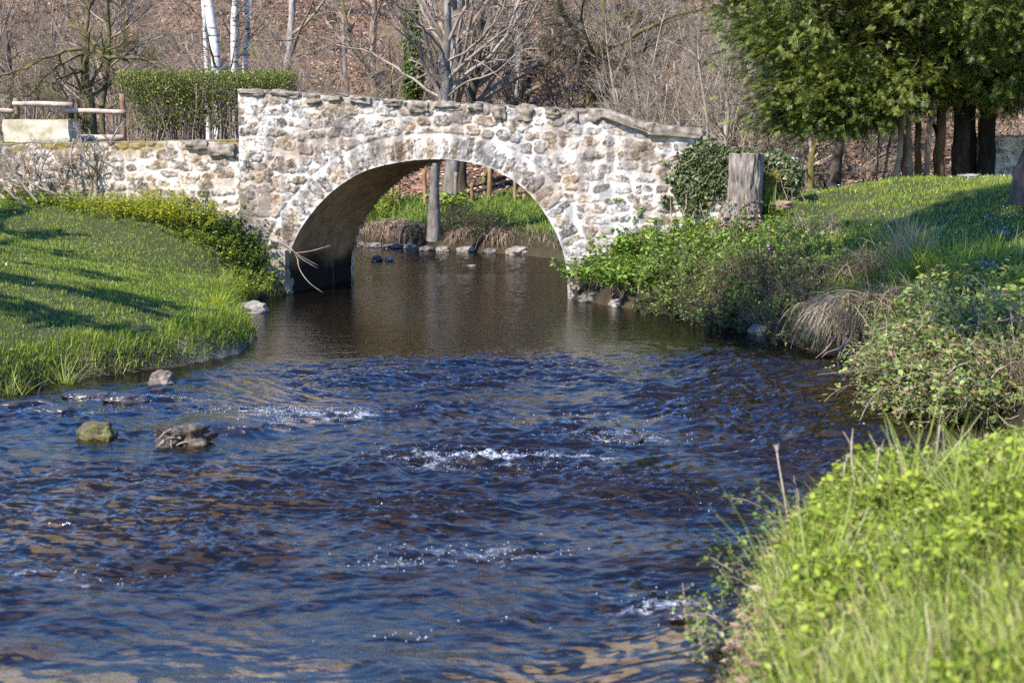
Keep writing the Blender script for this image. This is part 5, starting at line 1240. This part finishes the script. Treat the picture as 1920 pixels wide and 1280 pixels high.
tus('thin clump of dry stems in the middle of the brown bushes', 1535, 470, 200, .7, .16, 127, M_straw, .4)
tus('small green reed tuft at the sandy lawn edge', 122, 735, 46, .42, .035, 128, M_grassnear, .35, w=.014)
tus('small green reed tuft at the frame edge below the lawn', 20, 748, 40, .36, .05, 129, M_grassnear, .45, w=.014)
tus('bright tuft of broader blades near the lawn corner', 408, 575, 110, .26, .06, 130, M_yellowgreen, .5)
# brambles hanging over the water
def bramble(n, L, seed, leaf=.055, mat=M_bramble):
    rng = np.random.default_rng(seed); t = thing('bramble_bush', '', 'bramble')
    base = rng.normal(0, .24, (n, 3)); base[:, 2] = rng.uniform(-.1, .15, n); az = rng.uniform(0, 6.283, n)
    d = np.stack([np.cos(az)*.8, np.sin(az)*.8, np.full(n, .9)], 1) + .25*rng.normal(size=(n, 3))
    Q = walk(base, d, L*rng.uniform(.5, 1.1, n), 9, rng, .13, -.13); R = np.linspace(.006, .003, 9)[None]*np.ones((n, 1))
    q2, r2, l2 = sprout(Q, R, np.full(n, L), rng, 4, .2, 1, 50, .3, .8, 4, .2, 0)
    mb = MB(); tubes(mb, Q, R, 4, False); tubes(mb, q2, np.maximum(r2, .0025), 3, False); mb.obj('canes', M_barktan, t)
    A = np.concatenate([Q[:, 1:].reshape(-1, 3), q2[:, 1:].reshape(-1, 3), q2[:, 2:].reshape(-1, 3)]); A = A + rng.normal(0, .035, A.shape)
    dr = rng.normal(size=A.shape)*[1, 1, .5]
    mb = MB(); scatter(mb, LEAF7, A, frames(dr, rng, .5), leaf*rng.uniform(.5, 1.25, len(A))); mb.obj('leaves', mat, t, False); return t
copies(bramble(56, .66, 131), [(1700,720,.9),(1735,690,1.0),(1780,720,1.1),(1830,740,1.1),(1880,760,1.0),(1715,650,.9),(1760,640,1.0),(1800,660,1.1),(1850,680,1.1),(1905,690,1.1),(1720,755,.7),(1760,770,.8),(1810,782,.8),(1890,640,1.0),(1830,620,.9)],
       'straggly light green bramble in the mass over the stream beside the tussocks', 13, 'brambles over the stream')
copies(leafy('periwinkle_patch', 60, .3, .26, .055, M_bramble, 132, per=14), [(1790,600,1.2),(1840,575,1.3),(1890,560,1.3),(1750,590,1.2),(1905,600,1.3),(1860,620,1.2),(1820,545,1.2),(1910,520,1.2)], 'low leafy periwinkle mat on the bank top over the brambles', 14, 'periwinkle mats on the bank')
copies(leafy('leafy_weed', 50, .3, .22, .06, M_leafbright, 133, per=14), [(1900,550,1.3),(1915,580,1.3),(1880,530,1.0)], 'sunlit green weed at the frame edge over the periwinkle', 15, 'sunlit weeds at the frame edge')
# flowers on the bank
def flowers(name, label, blobs, n, mat, seed, dz, r):
    rng = np.random.default_rng(seed); pos = []
    for u, v, ru, rv in blobs:
        for _ in range(n): pos.append(onground(u+rng.normal()*ru, v+rng.normal()*rv) + [0, -.15, rng.uniform(*dz)])
    pos = np.array(pos); mb = MB(); scatter(mb, FLW, pos, randrot(rng, len(pos)), rng.uniform(r*.6, r*1.2, len(pos)))
    tag(mb.obj(name, mat, None, False), label, kind='stuff')
flowers('campion_flowers', 'small pink flowers dotted among the twiggy bushes', [(1465,520,14,14),(1440,545,10,8),(1445,500,10,10)], 16, M_pink, 1, (.25, .75), .017)
flowers('periwinkle_flowers', 'small blue flowers scattered over the periwinkle mats', [(1800,590,40,20),(1880,600,25,40),(1840,560,30,20)], 12, M_blue, 2, (.2, .4), .018)
flowers('yellow_flowers', 'small yellow flowers among the nettles', [(1215,490,8,8),(1325,440,3,3)], 18, M_yellowgreen, 3, (.35, .65), .02)

# roots and dead branches over the water on the steep bank
rng = np.random.default_rng(140)
def roots(label, u, v, n, seed):
    rng = np.random.default_rng(seed); b = G(u, v); st_ = np.array([.15, .5, .55]) + rng.normal(0, .12, (n, 3))
    Q = walk(st_, np.array([-.25, -.75, -.9]) + .5*rng.normal(size=(n, 3)), rng.uniform(.4, .85, n), 7, rng, .2, -.06)
    mb = MB(); tubes(mb, Q, np.linspace(.016, .005, 7)[None]*rng.uniform(.5, 1.2, n)[:, None], 5); o = mb.obj('bank_roots', M_dead); o.location = tuple(b); tag(o, label, 'roots')
roots('bare roots hanging from the washed out bank below the nettles', 1215, 582, 22, 1)
roots('bare roots fanning down to the stream below the brown bushes', 1375, 612, 26, 2)
roots('tangle of exposed roots beside the wedge shaped pale rock', 1500, 640, 30, 3)
roots('thin roots washed out under the bushes between both root fans', 1300, 598, 20, 4)
roots('dark roots hanging behind the shaggy tussock at the water', 1610, 695, 26, 5)
mb = MB(); tubes(mb, resample(PT([(1320,532),(1334,560),(1338,580),(1330,600)], 22.4), 12)[None], np.linspace(.02, .012, 12)[None], 6)
tag(mb.obj('dead_stalk', M_log), 'single pale curved dead stem bending into the water before the bushes', 'dead stem')
mb = MB(); pts = [[(492,447),(528,455),(560,478),(597,498)], [(505,450),(540,462),(565,485),(596,503)], [(552,475),(585,470),(620,460)], [(557,480),(562,505),(580,530),(606,549)], [(520,452),(548,468),(556,482),(560,490)]]
for i, pl in enumerate(pts):
    yb = [25.75, 25.6, 25.45, 25.4][:len(pl)] if len(pl) == 4 else [25.5, 25.4, 25.3]
    tubes(mb, resample(PT(pl, yb), 12)[None], np.linspace(.009, .004, 12)[None], 5)
tag(mb.obj('dead_branch', M_dead), 'pale bare bramble branch reaching from the pier over the dark water', 'dead branch')
copies(twig_bush('twig_tangle', 22, .5, .12, 141, M_barkdark, M_darkleaf, .2), [(668,468,1.0)], ['dark twig tangle clinging to the rear corner of the pier'], 16)
rng = np.random.default_rng(142); bb = G(672, 500); Q = walk(bb + rng.normal(0, .12, (30, 3)) + [0, 0, .6], np.array([.4, 0, -.6]) + .5*rng.normal(size=(30, 3)), rng.uniform(.3, .8, 30), 7, rng, .2, -.02)
mb = MB(); tubes(mb, Q, np.linspace(.008, .003, 7)[None]*np.ones((30, 1)), 4, False)
tag(mb.obj('flood_debris', M_barkdark), 'dark flood washed twigs hanging at the pier foot behind the vault', 'twigs')

# bare shrub climbing before the long wall
def wall_shrub(name, label, stems, seed):
    tp = [PT(p, y) for p, y, r in stems]; b = tp[0][0].copy()
    make_tree(name, label, b, tp, [np.linspace(r, r*.4, 5) for _, _, r in stems], seed, [lv(14, .2, 1, 50, .38, .6, 6, .2, .02), lv(6, .2, 1, 50, .5, .6, 4, .2)], M_barkpale, M_barkpale, (), 'shrub', None, 6)
YW = 26.9
wall_shrub('bare_shrub', 'leafless shrub with crooked pale stems climbing in front of the long wall', [([(183,385),(181,335),(196,285),(222,240)], YW, .040), ([(148,382),(140,340),(133,295),(138,260)], YW-.1, .034), ([(150,380),(118,345),(110,325),(125,300)], YW+.1, .028), ([(185,380),(215,350),(250,310),(275,270)], YW+.15, .022), ([(205,386),(232,350),(262,322),(283,280)], YW+.2, .026), ([(165,384),(172,345),(160,300),(150,250)], YW-.2, .03), ([(215,386),(255,372),(300,335),(330,318)], YW+.1, .018), ([(130,375),(60,345),(10,310),(-30,290)], YW-.3, .030)], 151)
wall_shrub('bare_shrub', 'leafless arching twigs sprawling before the wall at the frame edge', [([(70,378),(30,330),(0,285),(-20,262)], YW-.5, .028), ([(48,384),(20,362),(-10,340),(-40,325)], YW-.9, .034), ([(80,378),(75,330),(90,290),(110,262)], YW-.2, .022), ([(40,375),(55,330),(40,290),(60,265)], YW, .02)], 152)

# ------------------------------------------------------------------ things on the left terrace
BK = thing('stone_block', 'pale weathered stone trough block with mossy top on the long wall', 'stone block', tuple(P(66, 262, 28.1)))
pb = np.array(BK.location); a, b_ = P(3, 230, 28.1), P(128, 262, 28.1)
vv, q = rough_block(b_[0]-a[0], .8, a[2]-b_[2]+.1, 161, 12, .035, .05); mb = MB(); mb.add(vv + np.array([0, .45, (a[2]-b_[2])/2]), q); mb.obj('block', M_block, BK)
rng = np.random.default_rng(1); n = 900; pos = np.stack([rng.uniform(-.6, .65, n), rng.uniform(.1, .8, n), np.full(n, a[2]-b_[2]+.05)], 1); mb = MB(); scatter(mb, LEAF4, pos, randrot(rng, n, .9), rng.uniform(.02, .04, n)); mb.obj('moss', M_moss, BK, False)
def pole(mb, a, b, r, k=8, rng=np.random.default_rng(4)):
    tubes(mb, resample(np.array([a, (a+b)/2+rng.normal(0, .008, 3), b]), 8)[None], (r*(1+.06*rng.normal(size=8)))[None], k); tubes(mb, resample(np.array([b, a]), 3)[None], np.full((1, 3), r*.9), k)
RF = thing('rail_fence', 'rustic fence of peeled log rails at two heights on red posts', 'rail fence', tuple(P(130, 255, 29.6)))
pf = np.array(RF.location)
for (ua, va, ub, vb, y) in [(24,195,136,197,29.5),(117,207,236,211,29.6),(-70,205,26,209,29.6)]:
    mb = MB(); pole(mb, P(ua, va, y)-pf, P(ub, vb, y)-pf, .048); mb.obj('rail', M_log, RF)
for u, v0, y, r, m in [(229,176,29.75,.055,M_postred),(133,186,29.7,.06,M_barkdark),(30,184,29.75,.05,M_postred),(-65,180,29.7,.06,M_postred)]:
    t_ = P(u, v0, y); g = t_.copy(); g[2] = zat(g[0], g[1]) - .1; mb = MB(); pole(mb, g-pf, t_-pf, r); mb.obj('post', m, RF)
a, b_ = P(150, 258, 29.2), P(232, 258, 29.2); mb = MB(); pole(mb, a, b_, .06)
tag(mb.obj('log_edging', M_log), 'low pale log edging lying on the ground below the rails', 'log')
# hedge
HD = thing('hedge', 'clipped flat topped hedge, leafy above and bare stemmed below', 'hedge', tuple(P(390, 256, 31)))
ph = np.array(HD.location); rng = np.random.default_rng(171)
xa, xb = P(226, 200, 31)[0]-ph[0], P(548, 200, 31)[0]-ph[0]; ztop = P(400, 139, 31)[2]-ph[2]; zm = P(400, 195, 31)[2]-ph[2]
n = 110; bx = rng.uniform(xa, xb, n); base = np.stack([bx, rng.uniform(-.25, .75, n), np.full(n, -.25)], 1)
Q = walk(base, np.array([0, 0, 1.0]) + .12*rng.normal(size=(n, 3)), np.full(n, ztop+.3)*rng.uniform(.8, 1.0, n), 8, rng, .09, .02); R = np.linspace(.018, .005, 8)[None]*rng.uniform(.5, 1.3, n)[:, None]
q2, r2, l2 = sprout(Q, R, np.full(n, ztop), rng, 16, .25, 1, 50, .3, .5, 5, .2, .03)
q2[..., 2] = np.minimum(q2[..., 2], ztop + rng.uniform(-.05, .12, q2.shape[:2]))
mb = MB(); tubes(mb, Q, R, 5, False); tubes(mb, q2, r2, 3, False); mb.obj('stems', M_barktan, HD)
n = 44000; hx = rng.uniform(xa-.1, xb+.1, n); hy = rng.uniform(-.5, .95, n); hz = ztop + .07*noise3(hx*2.5, hy*2.5, 4) + .05*rng.normal(size=n) - (ztop-.15)*rng.random(n)**1.6
keep = (rng.random(n) < np.where(hz > zm, 1.0, .5)*sstep(-.5, .15, fbm(hx*1.6, hy*1.5, hz*2.0, 3) + .35*(hz > zm))) & (np.abs(hx-(xa+xb)/2) < (xb-xa)/2 + .12*noise3(hy*3, hz*3, 1))
pos = np.stack([hx, hy, hz], 1)[keep]; mb = MB(); scatter(mb, LEAF4, pos, randrot(rng, len(pos)), rng.uniform(.025, .06, len(pos))); mb.obj('foliage', M_hedge, HD, False)
copies(leafy('ground_plant', 30, .25, .2, .06, M_darkleaf, 172, per=10), [(420,252,.9),(375,254,.8),(250,255,.8)], ['low dark plant under the hedge beside the birch foot', 'low dark plant under the middle of the hedge', 'low dark plant at the hedge end by the red post'], 17)

# ------------------------------------------------------------------ fence posts beyond the stream
posts = [(735,322,379,.05,1,'grey fence post farthest up the stream bend under the vault'),(747,318,379,.055,0,'brown fence post next to the farthest grey one under the vault'),(797,316,378,.06,0,'brown fence post beside the pale trunk on its sunny side'),
         (853,322,377,.05,1,'weathered fence post between the two thick trunks'),(885,344,377,.055,0,'short fence post close to the leaning mossy trunk'),(917,308,378,.065,2,'tallest orange fence post under the arch'),
         (965,326,378,.05,0,'slim fence post next to the tallest orange one toward the arch edge'),(983,364,386,.06,2,'short stub of a post half hidden by the arch edge')]
for u, v0, v1, r, mi, lab in posts:
    Yp = 42.3; t_ = P(u, v0, Yp); g = t_.copy(); g[2] = zat(g[0], g[1]) - .1; mb = MB(); pole(mb, g, t_ + np.random.default_rng(u).normal(0, .02, 3), r*.95)
    o = mb.obj('fence_post', [M_post, M_postgrey, M_post][mi]); tag(o, lab, 'fence post', 'chestnut fence posts on the far bank')
mb = MB(); pole(mb, P(800, 368, 42.6), P(1000, 362, 42.9), .05); tag(mb.obj('fallen_trunk', M_barkdark), 'dark fallen log lying along the fence line', 'log')

# ------------------------------------------------------------------ white rubble wall and path by the cypress
pw = P(1852, 335, 32.2); pw[2] = zat(pw[0], pw[1]); SW = thing('rubble_wall', 'pale shaded rubble wall stub behind the cypress trunks', 'wall', tuple(pw))
wl = 2.6; wh = P(1880, 255, 32.2)[2]-pw[2]
s, z, S, Zg, h, C, _, _ = masonry(0, wl, -.3, wh, .03, 41, lambda a, b: .8, None, .55, .4)
tz = wh - .05*np.exp(-S/.2) + .02*noise3(S*4, 0*S, 1); C = C*1.15 + np.array([.06, .055, .05])
mb = MB(); mb.add(np.stack([S, -h, np.minimum(Zg, tz)], -1).reshape(-1, 3), grid_faces(*S.shape)[:, ::-1], c=C.reshape(-1, 3)); mb.obj('wall_face', M_wall, SW)
t1 = tz[:, -1]; pr = np.stack([np.stack([s, 0*s+o_, t1+k], 1) for o_, k in ((0, 0), (.2, .02), (.4, 0), (.41, -1.5))], 1)
mb = MB(); mb.add(pr.reshape(-1, 3), grid_faces(*pr.shape[:2]), c=np.full((pr.shape[0]*4, 3), .4)); mb.add([[0,0,-.3],[0,.4,-.3],[0,.4,t1[0]],[0,0,t1[0]]], [[0,1,2,3]], c=np.full((4, 3), .4)); mb.obj('wall_top', M_wall, SW)
px = np.linspace(P(1745, 334, 28.6)[0], 13, 60); pyc = 28.4 + .10*(px-px[0]) ; wdt = np.linspace(-.3, .3, 5)
PX, PW_ = np.meshgrid(px, wdt, indexing='ij'); PYY = pyc[:, None] + PW_
PZ = terrain(PX, PYY) + .03
mb = MB(); mb.add(np.stack([PX, PYY, PZ], -1).reshape(-1, 3), grid_faces(*PX.shape)); struct(mb.obj('path', M_path), 'narrow pale gravel path along the lawn crest')
def basket():
    p = onground(1693, 331); p[1] -= .1; p[2] = zat(p[0], p[1]); t = thing('basket', 'small white handled basket on the grass before the cypress stems', 'basket', tuple(p))
    an = np.linspace(0, 2*math.pi, 24, endpoint=False); rings = [(.0, 0.0), (.075, 0), (.095, .1), (.1, .12), (.09, .12), (.07, .02)]
    V = np.array([[r*np.cos(a), r*np.sin(a), z] for r, z in rings for a in an]); q = [[i*24+j, i*24+(j+1) % 24, (i+1)*24+(j+1) % 24, (i+1)*24+j] for i in range(5) for j in range(24)]
    mb = MB(); mb.add(V, q); mb.obj('bowl', M_white, t)
    a = np.linspace(0, math.pi, 14); mb = MB(); tubes(mb, np.stack([.097*np.cos(a), 0*a, .12+.15*np.sin(a)], 1)[None], np.full((1, 14), .009), 6); mb.obj('handle', M_white, t)
basket()
rock('pale_stone', 'white stone lying on the path edge below the straight cypress trunks', 1785, 333, .26, .2, .1, M_paler, 191, 0, .1, ground=True)
rock('pale_stone', 'flat grey stone near the white one under the straight cypress trunks', 1818, 334, .4, .25, .09, M_paler, 192, 0, .1, ground=True)

# ------------------------------------------------------------------ near bank: leafy ground cover, stalks
rng = np.random.default_rng(201)
def near_ok(x, y, h, d, sd, hc, beh, s): return (sd == 1) & (d > -.10) & (y < 9.6) & (x > .1)
x, y, h, d = field(120000, (.4, 5.2), (4.2, 9.6), rng, near_ok)
hf = np.clip(.26 + .18*fbm(x*1.5, y*1.5, 3, 3), .06, .5)*sstep(-.2, .35, d)
lush = sstep(5.6, 6.5, y + .25*noise3(x*2, y*2, 1) - .10*(x-1.5)) 
k = rng.random(len(x)) < np.where(d < .3, .9, np.where(lush > .5, .74, .14))*np.clip(.9 + .9*fbm(x*2.2, y*2.2, 11, 2), .15, 1)
x, y, h, d, hf = x[k], y[k], h[k], d[k], hf[k]
pos = np.stack([x, y, h + hf*rng.random(len(x))**.55], 1); edge = d < .26 + .16*noise3(x*4, y*4, 2)
az = rng.uniform(0, 6.283, len(x)); dr = np.stack([np.cos(az), np.sin(az), rng.normal(.15, .4, len(x))], 1)
def cover(sel, name, label, mat, size, tmpl=LEAF7):
    mb = MB(); n = int(sel.sum()); scatter(mb, tmpl, pos[sel], frames(dr[sel], rng, .45), rng.uniform(*size, n)); tag(mb.obj(name, mat, None, False), label, kind='stuff')
cover(~edge, 'ground_cover', 'lush bright green leaves carpeting the near bank', M_leafbright, (.016, .052))
cover(edge & (rng.random(len(x)) < .7), 'edge_foliage', 'mixed small leaves hanging over the near bank edge', M_bramble, (.016, .045))
dl = edge & (rng.random(len(x)) < .45*sstep(-.2, .3, noise3(x*2.5, y*2.5, 9))); cover(dl, 'fallen_leaves', 'brown dead leaves caught at the near bank edge', M_deadleaf, (.03, .06))
k = ~edge & (rng.random(len(x)) < .4) & (pos[:, 2] > h + hf*.5); n = int(k.sum())
mb = MB(); b0 = pos[k].copy(); b0[:, 2] = h[k] - .02; Qn = np.stack([b0, (b0+pos[k])/2 + rng.normal(0, .012, (n, 3)), pos[k]], 1); tubes(mb, Qn, np.full((n, 3), .0022), 3, False)
tag(mb.obj('plant_stems', M_leafbright), 'thin green stems under the near bank leaves', kind='stuff')
def near_plant(proto, spots, labels, seed, cat=None):
    r_ = np.random.default_rng(seed)
    for i, (xx, yy_, s_) in enumerate(spots):
        loc = (xx, yy_, zat(xx, yy_) - .02); rz = r_.uniform(0, 6.283)
        if i == 0: o = proto; o.location = loc; o.rotation_euler = (0, 0, rz); o.scale = (s_,)*3; o['label'] = labels[i]
        else: o = dup(proto, labels[i], loc, rz, s_)
        if cat: o['category'] = cat
near_plant(bramble(14, .5, 211, .06, M_darkleaf), [(1.5, 8.35, .7), (1.33, 7.9, .6), (1.7, 8.6, .7)], ['dark leafed bramble spray arching over the water from the near bank', 'dark bramble sprig lowest on the near bank edge', 'dusky bramble spray topmost behind the lush near leaves'], 1)
near_plant(bramble(16, .42, 212, .045, M_bramble), [(1.14, 7.25, .6), (1.12, 6.75, .55), (1.16, 6.95, .55)], ['light green trailing bramble over the near bank edge by the dead leaves', 'small trailing bramble lowest at the frame bottom', 'small trailing bramble just under the light green one'], 2)
def near_stalk(label, u, v, Yd, hgt, n, seed, br):
    b = P(u, v, Yd); b[2] = zat(b[0], b[1]); top = P(u, v, Yd)[2] - b[2]
    rng = np.random.default_rng(seed); Q = walk(rng.normal(0, .02, (n, 3))*[1, 1, 0], np.array([.0, 0, 1.0]) + .15*rng.normal(size=(n, 3)), np.full(n, top+hgt)*rng.uniform(.85, 1, n), 7, rng, .05)
    mb = MB(); tubes(mb, Q, np.linspace(.007, .004, 7)[None]*np.ones((n, 1)), 6)
    if br: q, rr, l = sprout(Q, np.full((n, 7), .006), np.full(n, .35), rng, br, .75, 1, 35, .5, .7, 4, .08, .05); tubes(mb, q, rr, 5)
    o = mb.obj('dry_stalk', M_straw if False else M_log); o.location = tuple(b); tag(o, label, 'dry stalk')
near_stalk('slim bare stalk with a forked tip beyond the dusky bramble', 1492, 870, 8.5, .12, 1, 1, 2)
near_stalk('pair of forked pale stalks above the lush near leaves', 1635, 870, 8.0, .13, 2, 2, 2)
near_stalk('short forked stalk beside the green blades on the near bank', 1700, 850, 7.9, .08, 2, 3, 2)
near_stalk('thick tallest dry stalk among long blue green blades', 1742, 850, 7.8, .20, 1, 4, 0)
near_stalk('dry stalk topped with a seed head over the dusky bramble', 1580, 880, 8.2, .08, 1, 5, 3)
for i, (u, v, Yd, lab) in enumerate([(1725, 840, 7.6, 'tall tuft of blue green blades on the near bank beside the thickest stalk'), (1500, 1000, 6.9, 'loose tuft of blue green blades below the dusky bramble'), (1850, 880, 6.8, 'tuft of long blades in the lush leaves at the frame edge'), (1560, 1010, 6.7, 'small tuft of blue green blades in front of the lush leaves')]):
    b = P(u, v, Yd); b[2] = zat(b[0], b[1]); o = link('grass_tuft', tussock('grass_tuft', 44, .62, .05, 220+i, M_grassnear, .35, .010), None, tuple(b)); tag(o, lab, 'grass tuft')

# ------------------------------------------------------------------ light, sky, camera
w = bpy.data.worlds.new('World'); sc.world = w; w.use_nodes = True; nt = w.node_tree; nt.nodes.clear()
sky = nt.nodes.new('ShaderNodeTexSky'); sky.sky_type = 'NISHITA'; sky.sun_disc = False
sky.sun_elevation = math.asin(SUN[2]); sky.sun_rotation = math.atan2(SUN[0], SUN[1]); sky.air_density = 1.9; sky.dust_density = .0; sky.ozone_density = 10.0
bg = nt.nodes.new('ShaderNodeBackground'); bg.inputs['Strength'].default_value = .15
out = nt.nodes.new('ShaderNodeOutputWorld'); hs = nt.nodes.new('ShaderNodeHueSaturation'); hs.inputs['Saturation'].default_value = 1.22; hs.inputs['Hue'].default_value = .520; nt.links.new(sky.outputs[0], hs.inputs['Color']); nt.links.new(hs.outputs[0], bg.inputs[0]); nt.links.new(bg.outputs[0], out.inputs[0])
ld = bpy.data.lights.new('sun', 'SUN'); ld.energy = 4.7; ld.angle = math.radians(.5); ld.color = (1.0, .945, .85)
lo = link('sun', ld); lo.rotation_euler = Vector(-SUN).to_track_quat('-Z', 'Y').to_euler()
cd = bpy.data.cameras.new('camera'); cd.lens = F/1920*36; cd.sensor_width = 36; cd.clip_end = 600; cd.clip_start = .1
cd.dof.use_dof = True; cd.dof.focus_distance = 25; cd.dof.aperture_fstop = 2.8
co = link('camera', cd); co.location = (0, 0, HC); co.rotation_euler = (math.pi/2 - PITCH, 0, 0); sc.camera = co
sc.view_settings.view_transform = 'Standard'; sc.view_settings.look = 'None'; sc.view_settings.exposure = 1.12
sc.cycles.max_bounces = 6; sc.cycles.diffuse_bounces = 3; sc.cycles.glossy_bounces = 3; sc.cycles.transmission_bounces = 3; sc.cycles.transparent_max_bounces = 6
sc.cycles.use_denoising = False; sc.cycles.sample_clamp_indirect = 4; sc.cycles.sample_clamp_direct = 10
